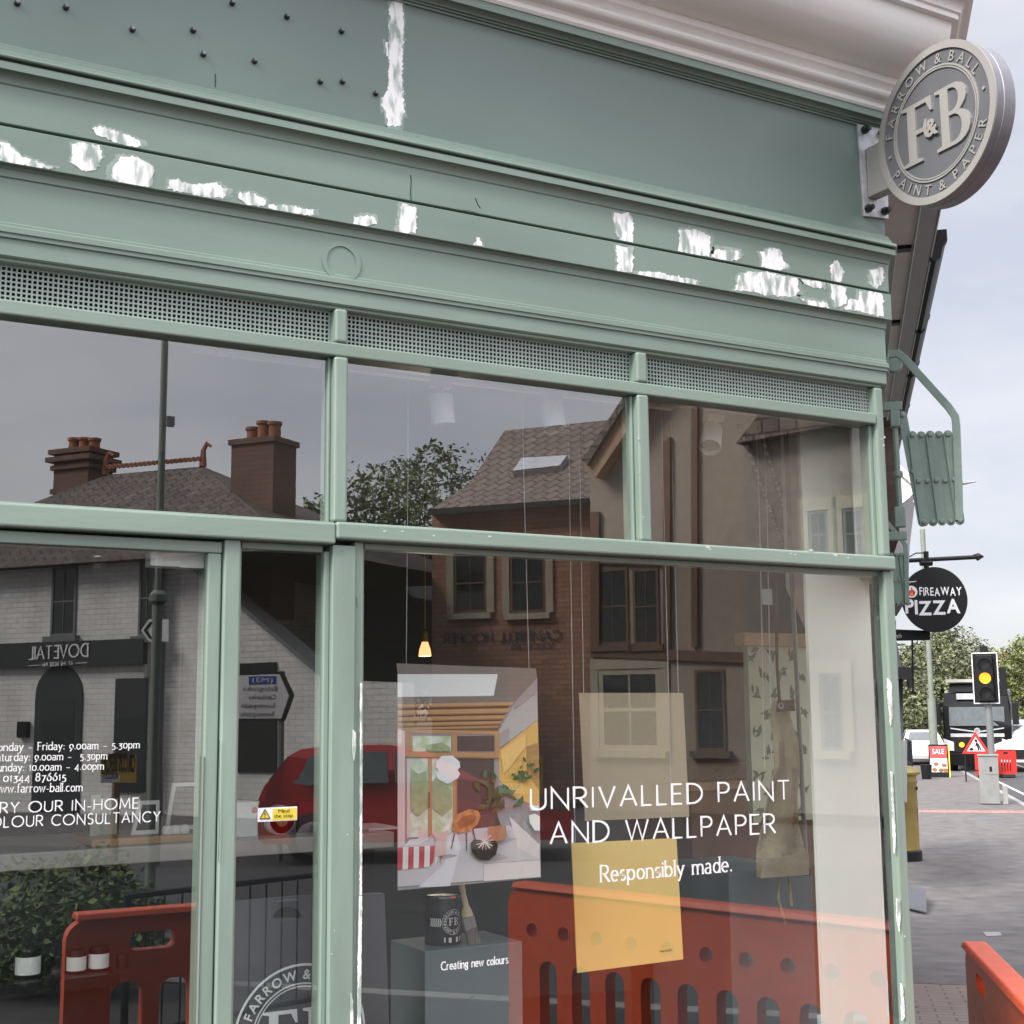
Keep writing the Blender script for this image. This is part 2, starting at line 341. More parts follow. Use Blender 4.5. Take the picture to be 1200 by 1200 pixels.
# ---------------------------------------------------------------- lettering
def _arc(cx, cy, rx, ry, a0, a1):
    k = max(3, int(abs(a1 - a0) / 18)); return [(cx + rx * math.cos(math.radians(a0 + (a1 - a0) * i / k)), cy + ry * math.sin(math.radians(a0 + (a1 - a0) * i / k))) for i in range(k + 1)]
GL = {'A': '.72|0,0 .36,1 .72,0|.13,.34 .59,.34', 'B': '.56|0,0 0,1 .27,1 o.27,.76,.23,.24,90,-90 0,.52|.27,.52 o.28,.26,.27,.26,90,-90 0,0',
 'C': '.78|o.47,.5,.47,.5,48,312', 'D': '.7|0,0 0,1 .2,1 o.2,.5,.5,.5,90,-90 0,0', 'E': '.47|.47,1 0,1 0,0 .47,0|0,.52 .42,.52', 'F': '.45|.45,1 0,1 0,0|0,.52 .4,.52',
 'G': '.88|o.47,.5,.47,.5,48,345 .92,.48 .55,.48', 'H': '.64|0,0 0,1|.64,0 .64,1|0,.52 .64,.52', 'I': '.02|0,0 0,1', 'J': '.3|.28,1 .28,.2 o.08,.2,.2,.2,0,-110',
 'K': '.58|0,0 0,1|.55,1 .02,.45|.14,.57 .6,0', 'L': '.44|0,1 0,0 .44,0', 'M': '.86|0,0 .09,1 .43,.15 .77,1 .86,0', 'N': '.7|0,0 0,1 .7,0 .7,1', 'O': '1|o.5,.5,.5,.5,0,360',
 'P': '.52|0,0 0,1 .26,1 o.26,.74,.26,.26,90,-90 0,.48', 'R': '.56|0,0 0,1 .26,1 o.26,.74,.26,.26,90,-90 0,.48|.24,.48 .58,0', 'S': '.5|o.26,.75,.23,.25,40,270 o.25,.25,.25,.25,90,-140',
 'T': '.6|0,1 .6,1|.3,1 .3,0', 'U': '.62|0,1 0,.31 o.31,.31,.31,.31,180,360 .62,1', 'V': '.7|0,1 .35,0 .7,1', 'W': '1.05|0,1 .27,0 .525,.95 .78,0 1.05,1', 'X': '.6|0,1 .6,0|0,0 .6,1', 'Y': '.62|0,1 .31,.48 .62,1|.31,.48 .31,0', 'Z': '.58|0,1 .58,1 0,0 .58,0',
 'a': '.44|.06,.55 o.22,.45,.18,.19,125,0 .4,0|.4,.37 o.2,.17,.2,.18,80,300 .4,.1', 'b': '.5|0,1 0,0|o.24,.32,.24,.32,150,-150', 'c': '.42|o.25,.32,.25,.32,50,310', 'd': '.5|.5,1 .5,0|o.26,.32,.24,.32,30,330',
 'e': '.46|0,.34 .46,.34 o.23,.34,.23,.3,0,180 o.25,.32,.25,.32,180,310', 'f': '.3|o.3,.8,.18,.2,60,180 .12,0|0,.6 .28,.6', 'g': '.46|o.22,.42,.2,.21,0,360|.05,.16 .4,.08 o.22,-.1,.2,.16,40,-220|.36,.58 .5,.64',
 'h': '.46|0,1 0,0|0,.4 o.23,.4,.23,.23,160,0 .46,0', 'i': '.02|0,.62 0,0|-.05,.86 .07,.86', 'j': '.1|.08,.62 .08,-.2|.06,.86 .1,.9', 'k': '.44|0,1 0,0|.42,.62 .02,.28|.12,.36 .46,0', 'l': '.02|0,1 0,0',
 'm': '.78|0,.62 0,0|0,.42 o.19,.42,.19,.2,160,0 .38,0|.38,.42 o.58,.42,.2,.2,160,0 .78,0', 'n': '.46|0,.62 0,0|0,.4 o.23,.4,.23,.23,160,0 .46,0', 'o': '.5|o.25,.31,.25,.31,0,360', 'p': '.5|0,.62 0,-.3|o.24,.31,.24,.31,150,-150',
 'r': '.3|0,.62 0,0|0,.4 o.2,.42,.2,.2,160,60', 's': '.34|o.18,.47,.15,.16,40,270 o.17,.16,.17,.16,90,-140', 't': '.3|.12,.82 .12,.14 o.25,.14,.13,.14,180,290|0,.62 .28,.62', 'u': '.46|0,.62 0,.22 o.21,.22,.21,.22,180,340|.44,.62 .44,0',
 'v': '.46|0,.62 .23,0 .46,.62', 'w': '.7|0,.62 .18,0 .35,.6 .52,0 .7,.62', 'x': '.44|0,.62 .44,0|0,0 .44,.62', 'y': '.46|0,.62 .24,.05|.46,.62 .12,-.3 0,-.28', 'z': '.4|0,.62 .4,.62 0,0 .4,0',
 '0': '.52|o.26,.34,.26,.34,0,360', '1': '.2|0,.58 .12,.68 .12,0', '2': '.46|o.23,.48,.2,.2,150,-20 0,0 .46,0', '3': '.44|0,.62 .42,.62 .18,.36 o.18,.1,.24,.26,90,-130', '4': '.5|.36,-.2 .36,.68 0,.1 .5,.1', '5': '.44|.42,.66 .1,.66 .08,.34 o.18,.1,.24,.26,100,-130',
 '6': '.48|.36,.98 .05,.45 o.24,.3,.23,.3,150,-210', '7': '.44|0,.64 .44,.64 .12,-.22', '8': '.46|o.23,.74,.19,.24,-90,270|o.23,.25,.23,.25,90,450', '9': '.48|.1,-.25 .42,.22 o.24,.38,.23,.28,-30,330', '.': '.08|-.01,.06 .11,.06', ',': '.06|.05,.05 0,-.12', ':': '.08|-.01,.08 .11,.08|-.01,.5 .11,.5',
 '-': '.3|0,.3 .3,.3', '&': '.7|.66,0 .16,.72 o.3,.8,.17,.2,200,-20 .1,.38 o.27,.24,.26,.25,140,360 .62,.5', '(': '.2|o.35,.4,.35,.62,130,230', ')': '.2|o-.15,.4,.35,.62,50,-50', '!': '.05|.02,1 .02,.3|.02,.05 .03,.02', '\u2013': '.5|0,.3 .5,.3'}
def _strokes(ch, serif):
    p = GL[ch].split('|'); st = []
    for q in p[1:]:
        pts = []
        for tkn in q.split():
            if tkn[0] == 'o': pts += _arc(*[float(k) for k in tkn[1:].split(',')])
            else: pts.append(tuple(float(k) for k in tkn.split(',')))
        cl = [pts[0]]
        for a in pts[1:]:
            if math.hypot(a[0] - cl[-1][0], a[1] - cl[-1][1]) > .004: cl.append(a)
        st.append(cl)
    if serif and ch.isalpha():
        ex = []
        for s in st:
            for e, f in ((s[0], s[1]), (s[-1], s[-2])):
                if abs(e[1] - f[1]) > 1.4 * abs(e[0] - f[0]) and abs(e[1] - f[1]) > .2: ex.append([(e[0] - .1, e[1]), (e[0] + .1, e[1])])
        st += ex
    return float(p[0]), st
def stroke_text(mb, text, org, ux, uz, cap, w=.09, hw=None, serif=False, track=.22, width=None, nrm=None, thick=.0008):
    """ribbon lettering on a plane: org + ux*x + uz*z, raised along nrm"""
    hw = hw or w; nrm = nrm or ux.cross(uz).normalized()
    x = 0; items = []
    for ch in text:
        if ch == ' ': x += .42 + track * .5; continue
        a, st = _strokes(ch, serif); items.append((x, st)); x += a + track
    total = x - track; sx = (width / (total * cap)) if width else 1
    lift = 0
    for ox, st in items:
        for s in st:
            n = len(s); closed = n > 4 and math.hypot(s[0][0] - s[-1][0], s[0][1] - s[-1][1]) < .01
            Lp = []; Rp = []
            for i, (px_, pz_) in enumerate(s):
                a = s[i - 1] if i else (s[-2] if closed else s[0]); b = s[i + 1] if i < n - 1 else (s[1] if closed else s[-1])
                d0 = np.array([px_ - a[0], pz_ - a[1]]) if (i or closed) else np.array([b[0] - px_, b[1] - pz_])
                d1 = np.array([b[0] - px_, b[1] - pz_]) if (i < n - 1 or closed) else d0
                d0 = d0 / (np.linalg.norm(d0) + 1e-9); d1 = d1 / (np.linalg.norm(d1) + 1e-9)
                t = d0 + d1; t = t / (np.linalg.norm(t) + 1e-9) if np.linalg.norm(t) > .05 else d0
                nn = np.array([-t[1], t[0]]); c = max(.35, abs(float(nn @ np.array([-d0[1], d0[0]]))))
                hwid = (max(w, hw) if (n == 2 and abs(s[0][0] - s[1][0]) < .125 and s[0][1] == s[1][1] and not any(abs(s[0][1] - k) < 1e-6 for k in (0, 1, .62, -.3))) else (abs(t[1]) * w + abs(t[0]) * hw)) / 2 / c
                Lp.append((px_ + nn[0] * hwid, pz_ + nn[1] * hwid)); Rp.append((px_ - nn[0] * hwid, pz_ - nn[1] * hwid))
            lift += 1
            off = nrm * (thick + (lift % 7) * .00012 * max(1, cap * 8))
            P = [org + ux * ((ox + q[0]) * cap * sx) + uz * (q[1] * cap) + off for q in Lp + Rp]
            mb.add([tuple(p) for p in P], [[i, i + 1, n + i + 1, n + i] for i in range(n - 1)])
    return total * cap * sx
_FC = {}
def glyph(ch, bold=0.0, ext=0.0):
    k = (ch, bold, ext)
    if k not in _FC:
        cu = bpy.data.curves.new('glyph', 'FONT'); cu.body = ch; cu.size = 1; cu.offset = bold; cu.extrude = ext; cu.resolution_u = 4; cu.fill_mode = 'FRONT' if not ext else 'BOTH'
        o = bpy.data.objects.new('glyph', cu); COL.objects.link(o); bpy.context.view_layer.update()
        me = bpy.data.meshes.new_from_object(o.evaluated_get(bpy.context.evaluated_depsgraph_get()))
        v = [tuple(q.co) for q in me.vertices]; f = [list(q.vertices) for q in me.polygons]
        bpy.data.objects.remove(o); bpy.data.curves.remove(cu); bpy.data.meshes.remove(me)
        x0 = min([q[0] for q in v], default=0); x1 = max([q[0] for q in v], default=.3)
        _FC[k] = (v, f, x0, x1)
    return _FC[k]
def font_line(mb, text, org, ux, uz, cap, bold=0.0, ext=0.0, track=.06, width=None, nrm=None, lift=.001, tilt=None):
    nrm = nrm or ux.cross(uz).normalized(); k = cap / .72; x = 0; items = []
    for ch in text:
        if ch == ' ': x += .3; continue
        g = glyph(ch, bold, ext); items.append((x - g[2], g)); x += g[3] - g[2] + track
    tot = (x - track) * k; sx = width / tot if width else 1
    for i, (ox, g) in enumerate(items):
        dz = tilt(i) if tilt else 0
        mb.add([tuple(org + ux * ((ox + p[0]) * k * sx) + uz * (p[1] * k + dz) + nrm * (p[2] * k + lift)) for p in g[0]], g[1])
    return tot * sx
def font_arc(mb, text, c, ux, uz, rad, a_mid, cap, bold=0.0, ext=0.0, track=.14, nrm=None, lift=.001, inward=False):
    """letters round a ring; a_mid in degrees (90 = top); inward = feet towards the rim (lower arcs)"""
    nrm = nrm or ux.cross(uz).normalized(); k = cap / .72; tot = 0; gs = []
    for ch in text:
        if ch == ' ': gs.append(None); tot += .34; continue
        g = glyph(ch, bold, ext); gs.append(g); tot += g[3] - g[2] + track
    ang = tot * k / rad; x = 0; sgn = 1 if inward else -1
    for g in gs:
        if g is None: x += .34; continue
        w = g[3] - g[2]; th = math.radians(a_mid) + sgn * ((x + w / 2) * k / rad - ang / 2); x += w + track
        rd = ux * math.cos(th) + uz * math.sin(th); tg = (ux * -math.sin(th) + uz * math.cos(th)) * sgn; up = -rd if inward else rd
        base = c + rd * (rad + (cap / 2 if inward else -cap / 2))
        mb.add([tuple(base + tg * ((p[0] - g[2] - w / 2) * k) + up * (p[1] * k) + nrm * (p[2] * k + lift)) for p in g[0]], g[1])
def ring(mb, c, ux, uz, r0, r1, lift, nrm, n=72, h=0.0):
    v = []; fs = []
    for k in range(n):
        t = 2 * math.pi * k / n; d = ux * math.cos(t) + uz * math.sin(t)
        v += [tuple(c + d * r0 + nrm * lift), tuple(c + d * r1 + nrm * lift)]
        if h: v += [tuple(c + d * r0 + nrm * (lift - h)), tuple(c + d * r1 + nrm * (lift - h))]
    m = 4 if h else 2
    for k in range(n):
        a, b = k * m, ((k + 1) % n) * m
        fs.append([a, a + 1, b + 1, b])
        if h: fs += [[a + 1, a + 3, b + 3, b + 1], [a + 2, a, b, b + 2]]
    mb.add(v, fs)
# serif capitals F and B as outlines (unit cap height)
def serif_F():
    return [[(0, 0), (.42, 0), (.42, .045), (.30, .07), (.30, .47), (.46, .47), (.50, .36), (.535, .36), (.535, .66), (.50, .66), (.46, .54), (.30, .54), (.30, .93), (.54, .93), (.63, .76), (.67, .76), (.655, 1), (0, 1), (0, .955), (.12, .93), (.12, .07), (0, .045)]], .67
def serif_B():
    o = [(0, 0), (.40, 0)] + _arc(.40, .275, .32, .275, -90, 62)[1:] + [(.50, .53)] + _arc(.38, .76, .28, .24, -50, 90) + [(0, 1), (0, .955), (.11, .93), (.11, .07), (0, .045)]
    h1 = [(.28, .56), (.34, .56)] + _arc(.34, .75, .155, .19, -90, 90)[1:] + [(.28, .94)]
    h2 = [(.28, .06), (.36, .06)] + _arc(.36, .28, .18, .22, -90, 90)[1:] + [(.28, .50)]
    return [o, h1, h2], .72
def outline(mb, loops, org, ux, uz, k, nrm, lift, h=0.0):
    bm = bmesh.new(); edges = []
    for lp in loops:
        vs = [bm.verts.new((x, z, 0)) for x, z in lp]
        for i in range(len(vs)): edges.append(bm.edges.new((vs[i], vs[(i + 1) % len(vs)])))
    bmesh.ops.triangle_fill(bm, edges=edges, use_beauty=True, use_dissolve=False); bm.verts.index_update()
    v = [tuple(org + ux * (q.co.x * k) + uz * (q.co.y * k) + nrm * lift) for q in bm.verts]
    f = [[q.index for q in fc.verts] for fc in bm.faces]; bm.free()
    mb.add(v, f)
    if h:
        for lp in loops:
            n = len(lp); vv = [tuple(org + ux * (x * k) + uz * (z * k) + nrm * l) for l in (lift, lift - h) for x, z in lp]
            mb.add(vv, [[i, (i + 1) % n, n + (i + 1) % n, n + i] for i in range(n)])
# ================================================================ the shop
shop = empty('shop_building', (GX, GY, 0), 'sage green painted corner shopfront with large windows and white filler patches on its fascia', 'shop')
def sweep(prof, name, m, parent, x0=-1.6, t1=4.6, base=0.0, bev=0, closed=True, smooth=False):
    """moulding run along the front and round the corner; prof = (out, z)"""
    mb = MB(); n = len(prof); v = []
    if name != 'cornice':                              # heights were taken on the wall plane: bring them forward to where the moulding stands
        fr = [p if p > -.1 else None for p, z in prof]
        fr = [p if p is not None else (fr[i - 1] if fr[i - 1] is not None else fr[(i + 1) % n]) for i, p in enumerate(fr)]
        prof = [(p, EYE + (z - EYE) * (1 - fr[i] / CAMD)) for i, (p, z) in enumerate(prof)]
    for p, z in prof:
        q = p + base
        v += [(x0, -q, z), (GX + q * .3939 * 1.0 + 0.0, -q, z), tuple(S(t1, q, z))]
    fs = []
    rng = range(n) if closed else range(n - 1)
    for i in rng:
        j = (i + 1) % n
        for k in (0, 1): fs.append([i * 3 + k, j * 3 + k, j * 3 + k + 1, i * 3 + k + 1])
    mb.add(v, fs, smooth=True)
    if closed: mb.add([v[i * 3] for i in range(n)], [list(range(n))]); mb.add([v[i * 3 + 2] for i in range(n)], [list(range(n - 1, -1, -1))])
    o = mb.build(name, m, parent, bev=bev)
    return o
BK = -.12
frieze = sweep([(BK, 2.857), (.012, 2.857), (.016, 2.862), (.016, 2.900), (.022, 2.904), (.022, 2.912), (.026, 2.916), (.026, 2.928), (.020, 2.931), (.020, 2.936), (.018, 2.938), (.018, 3.040), (.022, 3.044), (.022, 3.062), (BK, 3.062)], 'frieze_board', GREEN, shop)
b1 = sweep([(BK, 3.0625), (.024, 3.0625), (.026, 3.069), (.036, 3.0745), (.042, 3.0752), (.042, 3.1615), (BK, 3.1615)], 'fascia_board', GREEN, shop, bev=.002)
sweep([(BK, 3.1615), (.020, 3.1615), (.020, 3.168), (BK, 3.168)], 'shadow_gap', GREEN, shop)
b2 = sweep([(BK, 3.168), (.037, 3.168), (.037, 3.2605), (BK, 3.2605)], 'fascia_board', GREEN, shop, bev=.002)
mo = [(BK, 3.2605), (.038, 3.2605), (.040, 3.264)]
mo += [(.040 + .022 * (1 - math.cos(a)), 3.264 + .032 * math.sin(a)) for a in [math.pi / 2 * k / 6 for k in range(1, 7)]]
mo += [(.064, 3.2975), (.064, 3.315), (.052, 3.3165), (.052, 3.321)]
mo += [(.056 + .014 * math.sin(a), 3.330 - .009 * math.cos(a)) for a in [math.pi * k / 8 for k in range(0, 9)]]
mo += [(.052, 3.342), (.052, 3.347), (.046, 3.348), (.046, 3.354), (.040, 3.356), (BK, 3.356)]
sweep(mo, 'fascia_moulding', GREEN, shop)
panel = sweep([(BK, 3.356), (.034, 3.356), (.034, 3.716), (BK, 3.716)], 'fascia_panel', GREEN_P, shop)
mo = [(BK, 3.716), (.040, 3.716), (.040, 3.724), (.046, 3.726), (.046, 3.733), (.052, 3.735)]
mo += [(.052 + .022 * (1 - math.cos(a)), 3.735 + .022 * math.sin(a)) for a in [math.pi / 2 * k / 6 for k in range(1, 7)]]
mo += [(.078, 3.760), (.078, 3.775), (.070, 3.777), (.070, 3.787), (BK, 3.787)]
sweep(mo, 'upper_moulding', GREEN, shop)
co = [(BK, 3.740), (.074, 3.740), (.080, 3.747), (.080, 3.760), (.086, 3.766)]
co += [(.086 + .026 * math.sin(a), 3.784 - .016 * math.cos(a)) for a in [math.pi * k / 8 for k in range(0, 8)]]
co += [(.090, 3.804), (.094, 3.810), (.112, 3.820), (.116, 3.834)]
co += [(.116 + .155 * math.sin(a), 3.840 + .144 * (1 - math.cos(a))) for a in [math.pi / 2 * k / 16 for k in range(0, 17)]]
co += [(.276, 3.984), (.292, 3.984), (.292, 4.002), (.300, 4.004)]
co += [(.300 + .024 * (1 - math.cos(a)), 4.004 + .03 * math.sin(a)) for a in [math.pi / 2 * k / 5 for k in range(1, 6)]]
co += [(.330, 4.036), (.330, 4.055), (.345, 4.06), (.345, 4.09), (BK, 4.10)]
sweep(co, 'cornice', CREAM, shop)
# body: walls, roof, inside
mb = MB().use(BRICK_D); mb.box(-1.6, .125, 2.861, 3.0, .45, 7.0); mb.box(-3.3, -.1, 0, -1.61, .45, 7.0)
mb.build('upper_wall', None, shop)
mb = MB().use(CREAM)
q = [S(.5, -.14), S(4.6, -.14), S(4.6, -.34), S(.5, -.34)]
mb.slab([(p.x, p.y, 0) for p in q], (0, 0, .62)); mb.slab([(p.x, p.y, 2.26) for p in q], (0, 0, 4.7)); mb.build('side_wall', None, shop)
e0, e1, e2 = S(4.6, -.15), S(.3, -.345), S(4.59, -.345)
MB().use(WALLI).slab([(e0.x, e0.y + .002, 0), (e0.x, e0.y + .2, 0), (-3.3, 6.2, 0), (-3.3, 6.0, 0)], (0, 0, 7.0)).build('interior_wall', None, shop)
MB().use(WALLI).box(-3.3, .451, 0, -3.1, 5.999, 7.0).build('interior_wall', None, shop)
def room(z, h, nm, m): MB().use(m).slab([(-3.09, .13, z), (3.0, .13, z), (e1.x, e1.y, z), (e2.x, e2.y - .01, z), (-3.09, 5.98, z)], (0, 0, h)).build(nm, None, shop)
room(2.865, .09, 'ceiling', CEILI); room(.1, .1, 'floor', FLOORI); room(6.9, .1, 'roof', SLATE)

# ---- window bars
def bar(x0, x1, z0, z1, name='mullion', y0=-.022, y1=.07, bev=.010, m=None, parent=shop):
    m = m or (GREEN_V if z1 - z0 > x1 - x0 else GREEN_F)
    return MB().use(m).box(x0, y0, z0, x1, y1, z1).build(name, None, parent, bev=bev)
bar(-1.6, 3.108, 2.845, 2.8565, 'vent_head', -.006, .07, .003)
bar(-1.6, 3.070, 2.722, 2.757, 'vent_rail', -.016, .07, .005)
for x0, x1 in ((1.251, 1.284), (2.160, 2.196)):
    bar(x0, x1, 2.7575, 2.8445, 'mullion', -.018, .07, .007)
    bar(x0 - (.001 if x0 < 2 else .0), x1 + .003, 2.3065, 2.7215, 'mullion', -.018, .07, .007)
    bar(x0 - .010, x0 - .0015, 2.3065, 2.7215, 'glazing_bead', .004, .05, .003)
bar(3.071, 3.109, 2.3065, 2.8445, 'corner_post', -.012, .03, .010)
bar(3.056, 3.0705, 2.3065, 2.7215, 'glazing_bead', .006, .05, .003)
bar(1.255, 3.112, 2.2625, 2.306, 'transom', -.028, .07, .007)
bar(-1.6, 1.2545, 2.250, 2.3025, 'transom', -.026, .07, .006)
bar(-1.6, 1.2545, 2.3028, 2.3062, 'transom_bead', -.012, .05, .001)
bar(1.345, 3.075, 2.246, 2.262, 'glazing_bead', .012, .05, .003)
post = bar(3.0735, 3.117, .02, 2.262, 'corner_post', -.012, .020, .008)
bar(1.2515, 1.3125, .02, 2.2497, 'door_post', -.012, .10, .003)
bar(1.2360, 1.2512, .02, 2.2345, 'glazing_bead', .004, .06, .003)
bar(1.3128, 1.3365, .02, 2.262, 'window_jamb', -.004, .09, .004)
bar(1.3368, 1.3448, .80, 2.2455, 'glazing_bead', .012, .05, .002)
bar(.9825, 1.0215, .02, 2.2497, 'door_post', -.010, .10, .004)
bar(1.0218, 1.0290, .3, 2.2345, 'glazing_bead', .006, .06, .003)
bar(1.0293, 1.2357, 2.232, 2.2497, 'glazing_bead', .010, .06, .003)
bar(1.0293, 1.2357, .02, .42, 'bottom_rail', .000, .08, .004)
bar(1.3450, 3.0730, .02, .80, 'stall_riser', .004, .10, .004)
# side return of the corner: wall under the side windows and glass edge
mb = MB().use(GREEN)
q = [S(.05, 0), S(4.5, 0), S(4.5, -.09), S(.12, -.09)]
mb.slab([(p.x, p.y, .02) for p in q], (0, 0, .6)); mb.slab([(p.x, p.y, 2.26) for p in q], (0, 0, .59)); mb.build('side_frame', None, shop)

# white paint spills down the window jamb and the corner post
def filler(poly, Y, parent, m=FILL, th=.0011, jag=1.05, name='filler_patch', zr=(-9, 9)):
    """ragged skim of filler: outline given as sight lines on to the board"""
    pts = []
    n = len(poly)
    for i in range(n):
        a, b = poly[i], poly[(i + 1) % n]; d = math.hypot(b[0] - a[0], b[1] - a[1]); k = max(1, int(d / 2.2))
        for j in range(k):
            t = j / k; pts.append((a[0] + (b[0] - a[0]) * t + random.gauss(0, .75 * jag), a[1] + (b[1] - a[1]) * t + random.gauss(0, .75 * jag)))
    P = [fY(x, y, Y - th) for x, y in pts]
    for p in P: p.z = min(max(p.z, zr[0]), zr[1])
    o = MB().use(m).plate([(p.x, p.z) for p in P], Y - th, Y + .002).build(name, None, parent)
    if m is FILL and name == 'filler_patch':
        cx, cz = sum(p.x for p in P) / len(P), sum(p.z for p in P) / len(P); dx, dz = random.gauss(0, .006), random.gauss(.002, .003); zl = min(p.z for p in P); zh = max(p.z for p in P)
        Q = [(cx + (p.x - cx) * random.uniform(1.08, 1.22) + dx, min(max(cz + (p.z - cz) * random.uniform(1.03, 1.2) + dz, zl - .004), zh + .006)) for p in P]
        Q = [(a, min(max(b, zr[0]), zr[1])) for a, b in Q]
        MB().use(SMEAR).plate(Q, Y - .0004, Y + .002).build('rubbed_edge', None, o)
    return o
Y1, Y2, YP = -.042, -.037, -.034
for pl in ([(0, 166), (10, 168), (24, 182), (45, 190), (64, 197), (62, 199), (30, 194), (0, 189)], [(85, 169), (97, 167), (117, 172), (120, 184), (112, 199), (96, 200), (84, 190)],
           [(142, 184), (160, 184), (180, 195), (178, 219), (150, 217), (130, 208), (133, 195)], [(198, 209), (226, 216), (252, 214), (266, 222), (262, 233), (230, 229), (197, 221)],
           [(282, 226), (296, 226), (312, 234), (309, 242), (290, 240), (279, 232)], [(316, 240), (345, 242), (368, 246), (366, 253), (335, 250), (314, 244)],
           [(415, 254), (438, 253), (441, 262), (430, 266), (414, 262)], [(470, 239), (489, 243), (488, 272), (468, 274), (468, 258)], [(560, 277), (566, 288), (556, 288)],
           [(722, 288), (742, 290), (741, 318), (732, 321), (724, 318)], [(748, 318), (775, 320), (817, 328), (815, 334), (770, 328), (748, 324)],
           [(866, 322), (880, 318), (905, 320), (935, 326), (937, 342), (928, 348), (900, 346), (880, 341), (862, 340)], [(938, 327), (966, 331), (968, 339), (945, 335)],
           [(974, 333), (992, 336), (992, 356), (980, 360), (975, 350)], [(1008, 341), (1035, 344), (1035, 371), (1010, 366), (990, 362), (996, 350), (1006, 352)], [(936, 349), (968, 354), (973, 362), (950, 359)]):
    filler(pl, Y1, b1, zr=(3.0605, 3.1425))
for pl in ([(107, 150), (118, 148), (140, 155), (164, 164), (166, 172), (150, 172), (128, 164), (114, 158)], [(544, 255), (560, 260), (559, 267), (548, 263)],
           [(719, 249), (738, 250), (742, 262), (741, 286), (728, 285), (722, 272)], [(796, 270), (816, 268), (833, 277), (832, 300), (818, 302), (796, 294)], [(838, 292), (866, 295), (869, 303), (852, 308), (834, 301)],
           [(892, 296), (902, 291), (916, 293), (918, 306), (924, 313), (910, 319), (894, 312)], [(973, 312), (982, 304), (989, 318), (985, 331), (975, 331)], [(1018, 317), (1034, 314), (1036, 330), (1027, 339), (1018, 331)]):
    filler(pl, Y2, b2, zr=(3.1540, 3.2420))
filler([(457, -4), (472, -2), (473, 40), (471, 90), (473, 130), (470, 147), (455, 148), (452, 132), (446, 118), (455, 104), (456, 60)], YP, panel, jag=1.2)
filler([(452, 49), (455, 50), (455, 66), (453, 66)], YP, panel, jag=.4)
for pl in ([(421.5, 1050), (424.5, 1050), (423.5, 1120), (423, 1200), (419, 1204), (420, 1120)], [(414, 855), (417, 858), (417, 880), (415, 892), (413, 880)], [(411.5, 1164), (414, 1174), (414, 1200), (411, 1204)], [(422.4, 800), (424.6, 800), (424.2, 1049), (422.2, 1049)]):
    filler(pl, -.016, shop, jag=.25, name='paint_spill')
for pl in ([(1040, 795), (1045, 800), (1046, 840), (1044, 850), (1041, 820)], [(1051, 1052), (1055, 1054), (1056, 1070), (1054, 1092), (1051, 1075)], [(1044, 904), (1046, 905), (1050, 990), (1048, 1000)], [(1056, 1152), (1058, 1155), (1061, 1192), (1057, 1196)]):
    filler(pl, -.0125, post, jag=.3, name='paint_spill')
# chafed spot and round boss on the frieze
mb = MB().use(GREEN); c = fY(400, 307, -.018)
ring(mb, c, Vector((1, 0, 0)), Vector((0, 0, 1)), .040, .052, .003, Vector((0, -1, 0)), h=.004); mb.build('round_boss', None, frieze)
mb = MB().use(DARKV)
for pl in ([(481, 205), (482, 212), (481, 226), (482, 236)], [(557, 232), (560, 240), (563, 244)], [(126, 92), (129, 96), (128, 104)], [(252, 86), (252.5, 94), (252, 102)]):
    Yc = YP if pl[0][1] < 103 else Y2
    mb.tube([fY(x, y, Yc - .0005) for x, y in pl], .0011, 4)
mb.build('paint_crack', None, shop)
mb = MB().use(DARKV)
for pl in ([(257, 868), (256.6, 930), (257, 975), (255.8, 1010)], [(418, 700), (418.4, 712)], [(405, 622), (398, 620.5)]): mb.tube([fY(x, y, -.0125) for x, y in pl], .0007, 4)
mb.build('paint_crack', None, shop)
CHIP = mat('chipped_primer', (.55, .60, .56), .7, var=.2, scale=60); rc = random.Random(4)
mb = MB().use(CHIP)
for k in range(22):
    if k % 2: x, y = rc.uniform(440, 1020), 0; y = 622 + (x - 440) * .0475 + rc.uniform(-2, 6); Yc = -.0283
    else: x, y = rc.choice([(rc.uniform(1032, 1038), rc.uniform(500, 640)), (rc.uniform(1047, 1062), rc.uniform(690, 1180)), (rc.uniform(384, 410), rc.uniform(660, 1190)), (rc.uniform(745, 756), rc.uniform(480, 625))]); Yc = -.0124 if x > 1030 or x < 430 else -.0184
    r = rc.uniform(.6, 2.0); n_ = 7; P = [fY(x + r * rc.uniform(.5, 1.2) * math.cos(6.283 * i / n_) * (1.8 if k % 2 else .7), y + r * rc.uniform(.5, 1.2) * math.sin(6.283 * i / n_), Yc) for i in range(n_)]
    mb.plate([(p.x, p.z) for p in P], Yc - .0002, Yc + .0005)
mb.build('paint_chip', None, shop)
# studs left from the old letters
for i, (x, y) in enumerate([(20, 4), (77, 9), (155, 35), (226, 36), (272, 4), (336, 20), (238, 64), (298, 72), (375, 96), (400, 37), (401, 96), (440, 110)]):
    p = fY(x, y, YP); mb = MB().use(BOLTS if i not in (0, 2, 6) else STEEL)
    mb.lathe([(.0048, 0), (.0048, -.009), (.0042, -.0125), (.0001, -.013)], (p.x, YP, p.z), 10, 'y')
    mb.use(BOLT).lathe([(.0072, 0), (.0070, -.006), (.0052, -.008), (.0001, -.0082)], (p.x, YP, p.z), 10, 'y'); mb.build('fixing_stud', None, panel)
